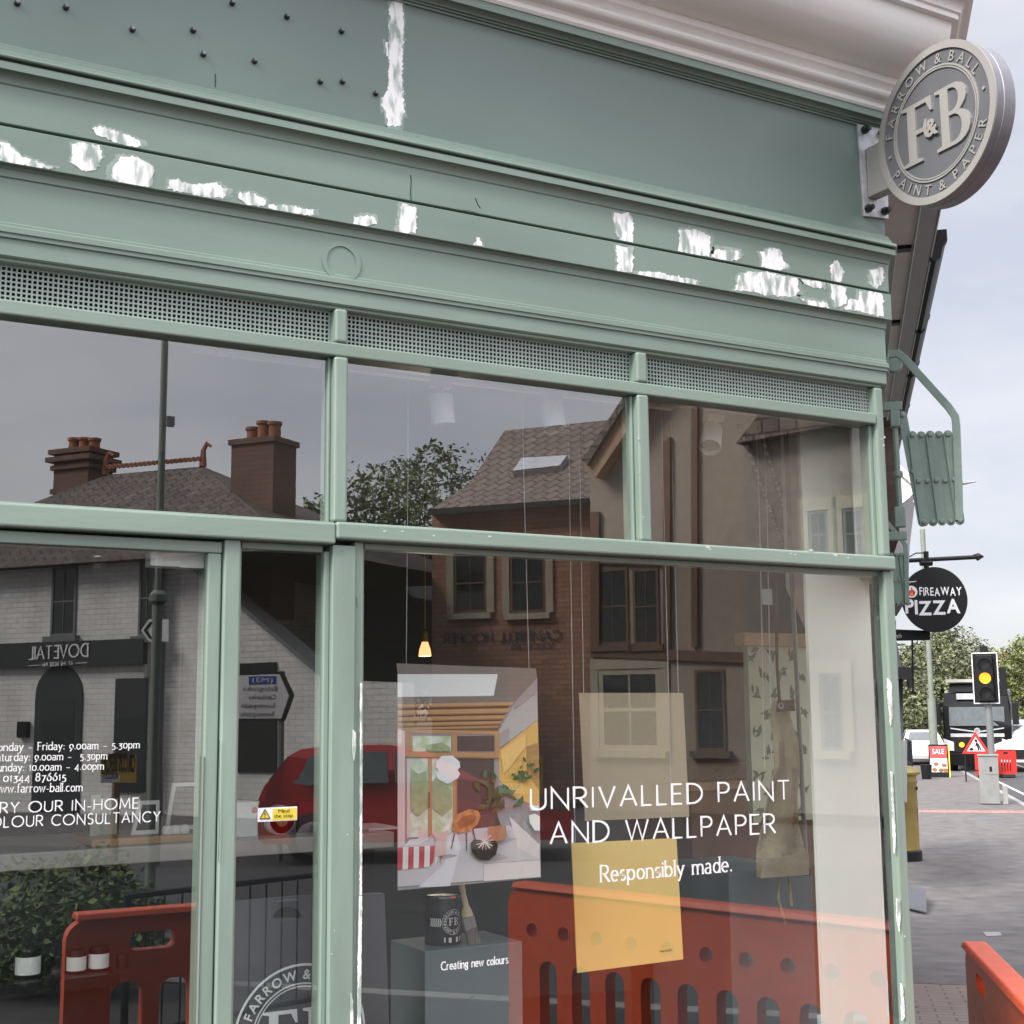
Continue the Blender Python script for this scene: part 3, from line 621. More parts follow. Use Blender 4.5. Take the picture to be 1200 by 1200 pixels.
# perforated ventilators: a real sheet of square holes
def vent(x0, x1, z0=2.7575, z1=2.8448, pitch=.01135, hole=.0073):
    mb = MB(); nx = int((x1 - x0) / pitch); nz = 7; ox = (x1 - x0 - nx * pitch) / 2 + x0; oz = z0 + (z1 - z0 - nz * pitch) / 2; y = .016; g = (pitch - hole) / 2
    def q(a, b, c, d): mb.quad([(a, y, b), (c, y, b), (c, y, d), (a, y, d)])
    q(x0, z0, x1, oz); q(x0, oz + nz * pitch, x1, z1); q(x0, oz, ox, oz + nz * pitch); q(ox + nx * pitch, oz, x1, oz + nz * pitch)
    for i in range(nx):
        for j in range(nz):
            a, b = ox + i * pitch, oz + j * pitch
            o = [(a, y, b), (a + pitch, y, b), (a + pitch, y, b + pitch), (a, y, b + pitch)]; h = [(a + g, y, b + g), (a + g + hole, y, b + g), (a + g + hole, y, b + g + hole), (a + g, y, b + g + hole)]
            k = [(p[0], y + .004, p[2]) for p in h]
            mb.add(o + h + k, [[0, 1, 5, 4], [1, 2, 6, 5], [2, 3, 7, 6], [3, 0, 4, 7], [4, 5, 9, 8], [5, 6, 10, 9], [6, 7, 11, 10], [7, 4, 8, 11]])
    mb.build('vent_grille', VENT, shop, recalc=False)
vent(.20, 1.2505); vent(1.2845, 2.1595); vent(2.1965, 3.0705)
MB().use(DARKV).box(-1.59, .045, 2.7575, 3.06, .06, 2.8445).build('vent_dark_sheet', None, shop)  # near-black sheet standing for the unlit hollow behind the grille
# ---- glass
def pane(x0, x1, z0, z1, y, name, m):
    mb = MB().use(m); mb.quad([(x0, y, z0), (x1, y, z0), (x1, y, z1), (x0, y, z1)])
    mb.use(GLASSB); t = .006
    mb.quad([(x0, y + t, z0), (x0, y + t, z1), (x1, y + t, z1), (x1, y + t, z0)])
    mb.quad([(x0, y, z0), (x0, y, z1), (x0, y + t, z1), (x0, y + t, z0)]); mb.quad([(x1, y, z0), (x1, y + t, z0), (x1, y + t, z1), (x1, y, z1)])
    return mb.build(name, None, shop, recalc=False)
YG = .015
pane(-1.5, 1.2505, 2.3065, 2.7215, YG, 'window_pane', GLASS_U); pane(1.2845, 2.1595, 2.3065, 2.7215, YG, 'window_pane', GLASS_U); pane(2.1965, 3.0705, 2.3065, 2.7215, YG, 'window_pane', GLASS_U)
mainp = pane(1.3366, 3.0900, .80, 2.262, YG, 'window_pane', GLASS); sidep = pane(1.0222, 1.2512, .42, 2.2345, YG, 'window_pane', GLASS)
mb = MB(lambda t, o, z: S(t, o, z)).use(GLASS); mb.quad([(.04, -.03, .62), (4.5, -.03, .62), (4.5, -.03, 2.26), (.04, -.03, 2.26)]); mb.build('side_pane', None, shop, recalc=False)
for t_ in (1.5, 3.0, 4.5): MB(lambda t, o, z: S(t, o, z)).use(GREEN_V).box(t_, -.07, .62, t_ + .05, -.01, 2.26).build('side_mullion', None, shop)
# ---- door leaf
bar(-.60, .9795, 2.2172, 2.2440, 'door_rail', .000, .075, .003)
stile = bar(.9465, .9795, .05, 2.2168, 'door_stile', .002, .075, .004)
MB().use(STEEL_L).box(.9450, .000, .05, .9464, .006, 1.75).build('weather_strip', None, stile)
doorp = pane(-.60, .9460, .25, 2.2170, YG, 'door_pane', GLASS_D)
a, b = fY(176, 647, .04), fY(242, 667, .04)
mb = MB().use(WHITE).box(a.x, .035, b.z + .002, b.x - .001, .085, a.z + .002); clo = mb.build('door_closer', None, shop, bev=.003)
a, b = fY(211, 654, .034), fY(238, 666, .034); MB().use(PAPER).box(a.x, .0338, b.z, b.x, .0348, a.z).build('maker_label', None, clo)
# ---- lettering on the glass
XU, ZU, NF = Vector((1, 0, 0)), Vector((0, 0, 1)), Vector((0, -1, 0))
def vinyl(items, parent):
    for txt, x0, yb0, x1, yb1, cap, w, hw, serif in items:
        p0, p1 = fY(x0, yb0, YG), fY(x1, yb1, YG); u = (p1 - p0); wd = u.length; u.normalize(); z = Vector((-u.z, 0, u.x))
        zc = (fY(x0, yb0 - cap, YG) - fY(x0, yb0, YG)).length
        mb = MB().use(WHITE); stroke_text(mb, txt, p0, u, z, zc, w, hw, serif, track=.26 if not serif else .2, width=wd, nrm=NF)
        mb.build('window_lettering', None, parent, recalc=False)
vinyl([('UNRIVALLED PAINT', 622, 949, 925, 936.5, 24.5, .078, .078, False), ('AND WALLPAPER', 645, 989, 908, 976, 24.5, .078, .078, False), ('Responsibly made.', 704, 1033.5, 857, 1021, 19, .13, .06, True),
       ('Creating new colours', 517, 1137, 595, 1128.5, 9.5, .16, .09, True)], mainp)
vinyl([('Monday \u2013 Friday: 9.00am \u2013 5.30pm', -12, 880, 163, 876.5, 9, .125, .07, True), ('Saturday: 9.00am \u2013  5.30pm', -10, 892, 125, 889.5, 9, .125, .07, True), ('Sunday: 10.00am \u2013 4.00pm', -9, 904, 121, 901.5, 9, .125, .07, True),
       ('01344 876615', 4, 916, 77, 914.5, 9.5, .125, .07, True), ('www.farrow-ball.com', -8, 929, 96, 927, 10, .125, .07, True), ('TRY OUR IN-HOME', -13, 953.5, 162, 947, 12.5, .09, .09, False), ('COLOUR CONSULTANCY', -27, 970.5, 187, 962.5, 12.5, .09, .09, False)], doorp)
# mind-the-step sticker
def px_box(mb, x0, y0, x1, y1, Y, th):
    a, b = fY(x0, y0, Y), fY(x1, y1, Y); return mb.box(a.x, Y - th, b.z, b.x, Y, a.z)
st = px_box(MB().use(WHITE), 302, 947, 348, 961, YG - .001, .0006).build('sticker', None, sidep)
mb = MB().use(YEL); px_box(mb, 319.5, 948, 347.5, 960, YG - .0018, .0004)
mb.plate([(p.x, p.z) for p in (fY(304.5, 959.5, YG), fY(316.5, 959, YG), fY(310.5, 948.5, YG))], YG - .0024, YG - .0018); mb.use(BLACK)
for i in range(3):
    P = [(304.5, 959.5), (316.5, 959), (310.5, 948.5)]; mb.tube([fY(*P[i], YG - .0026), fY(*P[(i + 1) % 3], YG - .0026)], .0010, 4)
mb.tube([fY(310.4, 952, YG - .003), fY(310.4, 955.5, YG - .003)], .0010, 4); mb.tube([fY(310.4, 956.8, YG - .003), fY(310.4, 957.6, YG - .003)], .0012, 4)
font_line(mb, 'Mind', fY(326, 952.5, YG - .0025), XU, ZU, .0085, width=(fY(339, 952, YG) - fY(326, 952, YG)).length, nrm=NF)
font_line(mb, 'the step', fY(321, 958.3, YG - .0025), XU, ZU, .0085, width=(fY(343, 958, YG) - fY(321, 958, YG)).length, nrm=NF)
mb.build('sticker_print', None, st, recalc=False)

# ================================================================ round projecting sign
def disc_sign():
    C = Vector((3.035, -.352, 3.575)); R = .2435; a = math.radians(8)
    ux = Vector((-.05, -1, 0)).normalized(); uz = Vector((0, 0, 1)); nf = ux.cross(uz).normalized()
    if nf.x > 0: nf = -nf
    root = empty('projecting_sign', (3.08, -.03, 3.54), 'round grey metal projecting sign with raised initials on a corner bracket', 'shop sign')
    mb = MB().use(ZINC); p = [(3.022, 3.693), (3.150, 3.700), (3.138, 3.396), (3.034, 3.388)]; mb.plate(p, -.044, -.0345)
    pl = mb.build('wall_plate', None, root, bev=.001)
    for x, z in ((3.047, 3.675), (3.122, 3.678), (3.046, 3.412), (3.118, 3.416)):
        b = MB().use(BOLT); b.lathe([(.013, -.044), (.013, -.058), (.009, -.059), (.009, -.072), (.0001, -.073)], (x, 0, z), 6, 'y'); b.build('bolt', None, pl)
    mb = MB().use(STEEL_L)
    mb.box(3.050, -.15, 3.45, 3.094, -.0445, 3.615); mb.build('arm', None, root, bev=.004)
    th = .072
    mb = MB().use(STEEL)
    def circ(r, off): return [tuple(C + ux * (r * math.cos(2 * math.pi * k / 96)) + uz * (r * math.sin(2 * math.pi * k / 96)) + nf * off) for k in range(96)]
    v = circ(R, 0) + circ(R, -th * .35) + circ(R * 1.006, -th * .36) + circ(R * 1.006, -th * .95) + circ(R * .99, -th)
    mb.add(v, [[r * 96 + k, r * 96 + (k + 1) % 96, (r + 1) * 96 + (k + 1) % 96, (r + 1) * 96 + k] for r in range(4) for k in range(96)], smooth=True)
    mb.add(v[-96:], [list(range(96))]); mb.build('sign_case', None, root)
    mb = MB().use(STEEL_D); mb.add(circ(R * .999, -.0), [list(range(96))]); face = mb.build('sign_face', None, root)
    mb = MB().use(STEEL_L); ring(mb, C, ux, uz, R * .905, R * .999, .006, nf, 96, .006); mb.build('rim', None, root)
    mb = MB().use(STEEL_L); ring(mb, C, ux, uz, R * .672, R * .690, .004, nf, 96, .004); ring(mb, C, ux, uz, R * .700, R * .722, .004, nf, 96, .004); mb.build('inner_ring', None, face)
    mb = MB().use(STEEL_L)
    font_arc(mb, 'FARROW & BALL', C, ux, uz, R * .812, 97, R * .128, .006, .02, .44, nf, .003)
    font_arc(mb, 'PAINT & PAPER', C, ux, uz, R * .812, 278, R * .128, .006, .02, .44, nf, .003, True)
    for d in (8, 190): ring(mb, C + (ux * math.cos(math.radians(d)) + uz * math.sin(math.radians(d))) * R * .815, ux, uz, .0005, R * .022, .005, nf, 12, .005)
    mb.build('ring_lettering', None, face, recalc=False)
    mb = MB().use(STEEL_L)
    fo, fw = serif_F(); bo, bw = serif_B(); k = R * .78
    outline(mb, fo, C + ux * (-.545 * R) + uz * (-.40 * R), ux, uz, k, nf, .007, .007)
    outline(mb, bo, C + ux * (.03 * R) + uz * (-.40 * R), ux, uz, k, nf, .007, .007)
    font_line(mb, '&', C + ux * (-.135 * R) + uz * (-.14 * R), ux, uz, R * .22, .03, .02, nrm=nf, lift=.009)
    mb.build('initials', None, face, recalc=False)
disc_sign()

# ================================================================ awning gear on the side street
def awning(t, zt, zb, label):
    root = empty('awning_arm', S(t, 0, zb), label, 'awning arm', 'folding awning arms on the side street')
    def P(o, z, dt=0): return S(t + dt, o, z)
    mb = MB(lambda o, d, z: P(o, z, d)).use(GREEN_S); o0 = .052
    mb.box(.0, -.012, zt + .005, o0 + .03, .012, zt + .035); mb.box(o0 - .012, -.018, zt - .055, o0 + .020, .018, zt + .005); mb.box(o0 - .014, -.018, zb - .005, o0 + .022, .018, zb + .065); mb.box(0, -.012, zb - .05, o0 + .024, .012, zb - .02)
    mb.build('wall_bracket', None, root, bev=.003)
    mb = MB(lambda o, d, z: P(o, z, d)).use(GREEN_S)
    mb.tube([(o0 + .002, 0, zt), (o0 + .005, 0, zb)], .0105, 10); mb.lathe([(.016, 0), (.018, .01), (.016, .02)], (o0 + .004, 0, (zt + zb) / 2 - .03), 12); mb.build('pivot_rod', None, root)
    h = zt - zb
    for i in range(6):
        a0, a1 = o0 + .052 + i * .0305, o0 + .030 + i * .0305
        zT = zt - .012 if i == 0 else zt - .085 - .001 * i; zB = zb + .010
        if i == 0: a1 -= -.028
        u = Vector((.040 + .0, 0)); m = MB(lambda o, d, z: P(o, z, d)).use(GREEN_S); w = .0150
        sh = .024 * (1 if i else 2.0)
        top, bot = (o0 + .030 + i * .0292, zT), (o0 + .030 + i * .0292 + sh, zB); dy = -.004 if i % 2 else .004
        dx = Vector((top[0] - bot[0], top[1] - bot[1])).normalized(); nn = Vector((-dx.y, dx.x)); pts = []
        for c0, s in ((top, 1), (bot, -1)):
            ang = math.atan2(dx.y * s, dx.x * s)
            for k in range(9):
                q = ang - math.pi / 2 + math.pi * k / 8; pts.append((c0[0] + w * math.cos(q), dy, c0[1] + w * math.sin(q)))
        m.slab(pts, (0, .0065, 0))
        lat = m.build('lattice_bar', None, root, bev=.001)
        m = MB(lambda o, d, z: P(o, z, d)).use(GREEN_S)
        for fr in (0, .53, 1):
            c0 = (top[0] + (bot[0] - top[0]) * fr, dy - .0005, top[1] + (bot[1] - top[1]) * fr)
            m.lathe([(.0085, 0), (.0085, -.004), (.006, -.0075), (.0001, -.008)], c0, 12, 'y')
        m.build('rivet', None, lat)
    mb = MB(lambda o, d, z: P(o, z, d)).use(GREEN_S)
    e = o0 + .205
    pts = [(.042, zt + .205), (.077, zt + .207), (.099, zt + .185), (e - .022, zt + .005), (e - .002, zt - .030), (e, zt - .06), (e - .004, zb + .13), (e - .008, zb + .010)]
    for i in range(len(pts) - 1):
        pass
    Lp = []; Rp = []
    for i, p in enumerate(pts):
        a, b = Vector(pts[max(i - 1, 0)]), Vector(pts[min(i + 1, len(pts) - 1)]); d = (b - a).normalized(); n_ = Vector((-d.y, d.x)); w = .0135
        Lp.append((p[0] + n_.x * w, -.012, p[1] + n_.y * w)); Rp.append((p[0] - n_.x * w, -.012, p[1] - n_.y * w))
    n = len(pts)
    v = Lp + Rp + [(q[0], -.005, q[2]) for q in Lp + Rp]
    fs = [[i, i + 1, n + i + 1, n + i] for i in range(n - 1)] + [[2 * n + i, 3 * n + i, 3 * n + i + 1, 2 * n + i + 1] for i in range(n - 1)]
    fs += [[i, 2 * n + i, 2 * n + i + 1, i + 1] for i in range(n - 1)] + [[n + i, n + i + 1, 3 * n + i + 1, 3 * n + i] for i in range(n - 1)] + [[0, n, 3 * n, 2 * n], [n - 1, 3 * n - 1, 4 * n - 1, 2 * n - 1]]
    mb.add(v, fs); br = mb.build('brace', None, root, bev=.002)
    mb = MB(lambda o, d, z: P(o, z, d)).use(GREEN_S)
    mb.box(.0, -.02, zt + .13, .045, .02, zt + .24); mb.lathe([(.024, -.02), (.03, 0), (.024, .02)], (.062, .0, zt + .165), 14, 'y'); mb.build('brace_bracket', None, root, bev=.003)
    mb = MB(lambda o, d, z: P(o, z, d)).use(ZINC); mb.tube([(e - .006, 0, zb + .15), (e + .012, 0, zb + .138), (e + .055, 0, zb + .143)], [.008, .006, .003], 8); mb.build('hook', None, root)
awning(.45, 2.86, 2.46, 'folded green steel lattice awning arm nearest the shop corner')
awning(4.35, 2.86, 2.46, 'farther folded green lattice awning arm partly hidden behind the shop corner post')
# ================================================================ window display and shop inside
def C3(x, y): return 440 + x / 3.0, 760 + y / 3.0             # measured on an enlarged view of the poster
def pl3(mb, pts, Y, th=.0006, conv=C3):
    P = [fY(*conv(*q), Y) for q in pts]; return mb.plate([(p.x, p.z) for p in P], Y - th, Y)
CID = lambda x, y: (x, y)
def wire(mb, x0, y0, x1, y1, Y): return mb.tube([fY(x0, y0, Y), fY(x1, y1, Y)], .0011, 5)
def poster():
    Y = .17; c = fY(550, 910, Y)
    root = empty('hanging_poster', (c.x, Y, c.z), 'hung photo poster of a timber ceilinged room with wicker chair and striped rug', 'poster')
    mm = lambda n, c, **k: mat('poster_' + n, tuple(min(.92, k * 1.3) for k in c), .6, var=k.get('var', .06), scale=k.get('scale', 12), dirt=k.get('dirt'))
    sheet = MB().use(mm('plum', (.30, .26, .27))); pl3(sheet, [(77, 88), (567, 105), (580, 805), (77, 850)], Y, .003); sh = sheet.build('poster_sheet', None, root)
    top = MB().use(mm('film', (.20, .17, .15))); pl3(top, [(72, 52), (563, 70), (567, 104), (77, 87)], Y, .002); top.build('clear_sleeve', None, root)
    lay = [0]
    def add(m, *polys):
        mb = MB().use(m)
        for p in polys:
            lay[0] += 1; pl3(mb, p, Y - .003 - .00012 * lay[0], .0003)
        return mb
    P = MB(); P.xf = None
    big = []
    def put(m, *polys): big.append((m, polys))
    put(mm('skylight', (.80, .86, .90), var=.02), [(78, 90), (430, 90), (415, 166), (78, 170)])
    put(mm('ceiling', (.20, .165, .14)), [(432, 91), (566, 106), (560, 112), (490, 186), (480, 186), (78, 196), (78, 171), (416, 168)])
    put(mm('gap', (.16, .09, .05)), [(78, 197), (476, 188), (430, 290), (78, 285)])
    wd = mm('beam', (.46, .26, .13), scale=5, var=.2)
    put(wd, *[[(78, y), (x, y - 8), (x - 6, y + h - 8), (78, y + h)] for y, x, h in ((196, 488, 10), (218, 474, 14), (242, 458, 11), (262, 446, 9), (278, 436, 8))])
    put(mm('wall', (.42, .38, .37), scale=3), [(566, 108), (570, 250), (435, 352), (435, 290), (492, 188)])
    put(mm('ochre', (.62, .37, .11), scale=3), [(570, 252), (576, 560), (480, 520), (436, 460), (436, 356)])
    put(mm('shade', (.36, .20, .08)), [(530, 345), (574, 330), (577, 500), (532, 440)])
    put(wd, [(104, 284), (430, 290), (436, 302), (110, 298)], [(104, 298), (128, 300), (128, 360), (108, 360)], [(268, 300), (286, 302), (286, 364), (268, 364)], [(104, 362), (436, 366), (436, 384), (104, 380)], [(420, 302), (436, 302), (436, 366), (420, 366)])
    put(mm('daylight', (.80, .84, .72), var=.25, scale=30, dirt=(.42, .55, .22)), [(130, 308), (266, 308), (266, 362), (130, 362)], [(122, 384), (186, 384), (186, 662), (122, 664)], [(198, 384), (272, 384), (272, 650), (198, 658)])
    put(mm('dark', (.085, .06, .055)), [(288, 308), (418, 306), (418, 360), (288, 360)], [(290, 384), (416, 384), (420, 560), (440, 620), (330, 640), (288, 600)])
    put(mm('pink', (.66, .48, .47)), [(78, 284), (104, 290), (104, 690), (78, 700)], [(110, 382), (122, 382), (122, 664), (110, 668)], [(150, 640), (205, 636), (210, 660), (150, 670)])
    put(wd, [(184, 384), (199, 384), (199, 658), (184, 662)], [(272, 384), (289, 384), (289, 640), (272, 650)])
    put(mm('floor', (.52, .47, .49), scale=3), [(78, 700), (210, 660), (290, 640), (470, 620), (560, 700), (578, 742), (380, 756), (380, 815), (78, 838)])
    put(mm('step', (.60, .53, .52), scale=3), [(470, 590), (578, 690), (578, 742), (500, 700)], [(381, 757), (579, 743), (580, 803), (381, 818)])
    put(mm('floor_light', (.64, .60, .63), scale=4), [(215, 668), (285, 648), (300, 700), (262, 835), (150, 840), (240, 760), (250, 720)], [(120, 672), (196, 664), (150, 690), (100, 694)])
    put(mm('floor_shade', (.40, .35, .36), scale=4), [(330, 720), (350, 742), (420, 748), (470, 735), (430, 720)], [(210, 728), (262, 722), (290, 728), (240, 742)], [(400, 678), (470, 664), (500, 668), (440, 690)])
    put(mm('wall_shade', (.33, .29, .285), scale=4), [(566, 108), (568, 150), (486, 214), (492, 188)], [(436, 300), (470, 276), (470, 326), (436, 350)])
    put(mm('ochre_light', (.70, .45, .17), scale=6), [(440, 362), (528, 300), (528, 345), (470, 420), (450, 440)])
    put(mm('beam_shade', (.30, .155, .07), scale=5), *[[(78, y + h), (x - 6, y + h - 8), (x - 9, y + h - 4), (78, y + h + 4)] for y, x, h in ((196, 488, 10), (218, 474, 14), (242, 458, 11), (262, 446, 9))])
    put(mm('foliage', (.20, .25, .11), var=.5, scale=60, dirt=(.45, .5, .33)), [(200, 470), (222, 440), (240, 470), (268, 500), (270, 560), (236, 590), (200, 560)], [(124, 420), (150, 440), (180, 430), (184, 560), (150, 590), (124, 570)], [(180, 340), (230, 330), (264, 346), (264, 362), (180, 362)])
    put(mm('door_bar', (.20, .11, .07)), [(186, 505), (192, 505), (192, 560), (186, 560)], [(286, 384), (290, 384), (290, 640), (286, 642)], [(104, 380), (436, 384), (436, 388), (104, 384)])
    red = mm('rug_red', (.48, .07, .09)); wh = mm('rug_white', (.74, .66, .64))
    for i in range(9):
        a = 78 + i * 19; put(red if i % 2 == 0 else wh, [(a, 700 - i * 1.0), (a + 18, 699 - i), (min(a + 18 + 22 - i * 5, 236), 776 - i * 4) if i > 5 else (a + 20, 776 - i * 2), (a - 2 if i else a, 780 - i * 2)])
    put(mm('lamp', (.80, .76, .79), var=.05), [(232, 378), (270, 376), (296, 398), (298, 418), (288, 426), (298, 440), (290, 456), (262, 472), (254, 476), (244, 472), (218, 458), (212, 440), (222, 427), (212, 418), (214, 398)])
    put(mm('wicker', (.50, .22, .08), var=.4, scale=60), [(270, 610), (290, 582), (330, 564), (360, 570), (370, 588), (360, 616), (330, 642), (290, 650), (268, 640)])
    put(mm('chair_hollow', (.30, .125, .05), var=.3, scale=60), [(284, 612), (310, 590), (345, 582), (356, 594), (340, 618), (300, 636)])
    put(mm('leg', (.05, .04, .04)), [(276, 650), (280, 650), (268, 705), (265, 704)], [(318, 648), (322, 648), (322, 712), (319, 712)], [(340, 636), (344, 634), (352, 672), (349, 672)])
    put(mm('stool', (.60, .42, .38)), [(200, 648), (258, 640), (250, 668), (248, 726), (206, 732), (212, 672)])
    lf = mm('plant', (.07, .11, .045), var=.5, scale=40); rnd = random.Random(3)
    pp = []
    for i in range(46):
        cx, cy = rnd.gauss(432, 40), rnd.gauss(520, 34); a = rnd.random() * 6.28; r = rnd.uniform(12, 24)
        pp.append([(cx + r * math.cos(a), cy + r * math.sin(a)), (cx + r * .5 * math.cos(a + 1.3), cy + r * .5 * math.sin(a + 1.3)), (cx - r * math.cos(a), cy - r * math.sin(a)), (cx - r * .5 * math.cos(a + 1.3), cy - r * .5 * math.sin(a + 1.3))])
    for i in range(12):
        cx, cy = rnd.gauss(525, 18), rnd.gauss(425, 18); a = rnd.random() * 6.28; r = rnd.uniform(9, 16)
        pp.append([(cx + r * math.cos(a), cy + r * math.sin(a)), (cx + r * .5 * math.cos(a + 1.3), cy + r * .5 * math.sin(a + 1.3)), (cx - r * math.cos(a), cy - r * math.sin(a)), (cx - r * .5 * math.cos(a + 1.3), cy - r * .5 * math.sin(a + 1.3))])
    put(lf, *pp)
    put(mm('pot', (.40, .17, .09)), [(398, 626), (458, 620), (462, 660), (446, 676), (412, 680), (400, 664)])
    put(mm('vase', (.75, .70, .68)), [(540, 586), (560, 580), (578, 590), (578, 640), (560, 640), (542, 612)], [(541, 552), (575, 552), (572, 570), (546, 570)])
    put(mm('basket', (.045, .03, .025), var=.5, scale=90), [(334, 684), (346, 672), (424, 676), (431, 690), (424, 724), (398, 744), (366, 742), (340, 718)])
    rp = []
    for i in range(7):
        a = i * .45 - .4; cx, cy = 384, 682; rp.append([(cx - 34 * math.cos(a), cy - 26 * math.sin(a) - 4), (cx - 30 * math.cos(a), cy - 32 * math.sin(a) - 4), (cx + 34 * math.cos(a), cy + 22 * math.sin(a)), (cx + 30 * math.cos(a), cy + 28 * math.sin(a))])
    put(mm('rope', (.62, .48, .44)), *rp)
    pic = MB()
    for m, polys in big:
        pic.use(m)
        for p in polys:
            lay[0] += 1; pl3(pic, p, Y - .003 - .00008 * lay[0], .0001)
    pic.build('printed_picture', None, sh)
    mb = MB().use(ZINC); wire(mb, 478, 560, 476, 779, Y); wire(mb, 613, 530, 620, 785, Y); mb.tube([fY(478, 560, Y), Vector((fY(478, 560, Y).x, Y, 2.85))], .0011, 5); mb.tube([fY(613, 530, Y), Vector((fY(613, 530, Y).x, Y, 2.85))], .0011, 5); mb.build('hanging_wire', None, root)
poster()
def card(pts, Y, m, label, wires):
    P = [fY(x, y, Y) for x, y in pts]; root = empty('colour_card', P[0], label, 'colour card')
    MB().use(m).plate([(p.x, p.z) for p in P], Y - .003, Y).build('card_sheet', None, root)
    mb = MB().use(ZINC)
    for x, y in wires:
        p = fY(x, y, Y); mb.tube([(p.x, Y, p.z), (p.x, Y, 2.85)], .0011, 5)
    mb.build('hanging_wire', None, root)
    return root
card([(678, 812), (800, 812), (807, 957), (685, 962)], .36, BCARD, 'beige painted colour card hanging above the yellow card in the window', [(684, 814), (795, 814)])
cy_ = card([(669, 988), (792, 982), (800, 1124), (676, 1140)], .26, YCARD, 'yellow painted colour card hanging low in the window beside the plinth', [(674, 990), (788, 985)])
mb = MB().use(BLACK); font_line(mb, 'Yellow No.226', fY(772, 1116, .257), XU, ZU, .006, width=.045, nrm=NF); mb.build('card_print', None, cy_, recalc=False)
# plinths
def plinth(px0, px1, ytop, Y0, dep, m, label, zb=.2):
    a, b = fY(px0, ytop, Y0), fY(px1, ytop - (px1 - px0) * .09, Y0)
    o = MB().use(m).box(a.x, Y0, zb, b.x, Y0 + dep, a.z).build('display_plinth', None, None, bev=.003); tag(o, label, 'plinth'); return a, b, o
pa, pb, _ = plinth(498, 612, 1115, .28, .22, PLINTH, 'dark grey display plinth under the black paint tin and brush')
plinth(854, 951, 1024, .62, .45, PLINTH, 'tall dark grey plinth beneath the hanging apron')
# paint tin and brush on the first plinth
tx = fY(519, 1105, .37).x; tz = pa.z; TR = .0505; TH = .132
tin = empty('paint_tin', (tx, .37, tz), 'black paint tin with round white monogram standing on the grey plinth', 'paint tin')
MB().use(mat('tin_label', (.03, .031, .036), .35)).lathe([(.0001, tz + .0005), (TR * .97, tz + .0005), (TR, tz + .004), (TR, tz + TH - .008), (TR * .985, tz + TH - .006)], (tx, .37, 0), 40).build('tin_body', None, tin)
mb = MB().use(CHROME); mb.lathe([(TR * 1.02, tz + TH - .007), (TR * 1.03, tz + TH - .002), (TR * .98, tz + TH), (TR * .9, tz + TH - .004), (.0001, tz + TH - .005)], (tx, .37, 0), 40); mb.build('tin_lid', None, tin)
def on_tin(a, z, r): return Vector((tx + r * math.sin(a), .37 - r * math.cos(a), z))
mb = MB().use(WHITE); aC = -.20 + .35; zc = tz + .062
def tin_pt(u, w, r=TR + .0006): return on_tin(aC + u / TR, zc + w, r)
def tin_ring(r0, r1, n=36):
    v = []
    for k in range(n):
        t = 2 * math.pi * k / n; v += [tuple(tin_pt(r0 * math.cos(t), r0 * math.sin(t))), tuple(tin_pt(r1 * math.cos(t), r1 * math.sin(t)))]
    mb.add(v, [[2 * k, 2 * k + 1, (2 * k + 3) % (2 * n), (2 * k + 2) % (2 * n)] for k in range(n)])
tin_ring(.0325, .0335); tin_ring(.021, .022)
def curved(fn):
    t = MB(); fn(t); mb.add([tuple(tin_pt(p[0], p[2], TR + .0008 - p[1] * .3)) for p in t.v], t.f)
O0 = Vector((0, 0, 0))
curved(lambda t: font_arc(t, 'FARROW & BALL', O0, XU, ZU, .0270, 95, .0072, .02, 0, .14, NF))
curved(lambda t: font_arc(t, 'PAINT & PAPER', O0, XU, ZU, .0270, 275, .0072, .02, 0, .14, NF, inward=True))
fo, fw = serif_F(); bo, bw = serif_B()
curved(lambda t: outline(t, fo, Vector((-.0155, 0, -.0085)), XU, ZU, .020, NF, .0)); curved(lambda t: outline(t, bo, Vector((.001, 0, -.0085)), XU, ZU, .020, NF, .0))
for i in range(6): mb.add([tuple(tin_pt(-.066 + i * .0055 + u, w)) for u, w in ((-.002, -.011), (.001, -.011), (.004, 0), (.001, .011), (-.002, .011), (.001, 0))], [[0, 1, 2, 5], [5, 2, 3, 4]])
mb.use(PAPER).add([tuple(tin_pt(u, w)) for u, w in ((-.028, -.052), (-.01, -.0535), (.012, -.0535), (.030, -.052), (.030, -.039), (.012, -.0405), (-.01, -.0405), (-.028, -.039))], [[0, 1, 6, 7], [1, 2, 5, 6], [2, 3, 4, 5]])
mb.build('tin_print', None, tin, recalc=False)
# brush leaning on the tin
def br(x, y): return fY(*C3(x, y), .315)
b0, b1, b2, b3, b4 = br(352, 1052), br(334, 985), br(323, 940), br(318, 905), br(294, 795)
brush = empty('paint_brush', b0, 'paint brush with a pale wooden handle leaning against the black tin', 'paint brush')
d = (b1 - b0).normalized(); sd_ = Vector((d.z, 0, -d.x))
def taper(p, q, w0, w1, t, m, nm):
    v = [p - sd_ * w0 + Vector((0, -t, 0)), p + sd_ * w0 + Vector((0, -t, 0)), q + sd_ * w1 + Vector((0, -t, 0)), q - sd_ * w1 + Vector((0, -t, 0))]
    MB().use(m).slab([tuple(k) for k in v], (0, 2 * t, 0)).build(nm, None, brush, bev=.001)
taper(b0, b1, .0185, .0175, .006, mat('bristles', (.20, .175, .15), .8, var=.4, scale=80, stretch=(6, 6, .5)), 'bristles')
taper(b1 + d * .0002, b2, .0178, .0178, .007, mat('ferrule_tin', (.34, .33, .32), .6, metal=.3), 'ferrule')
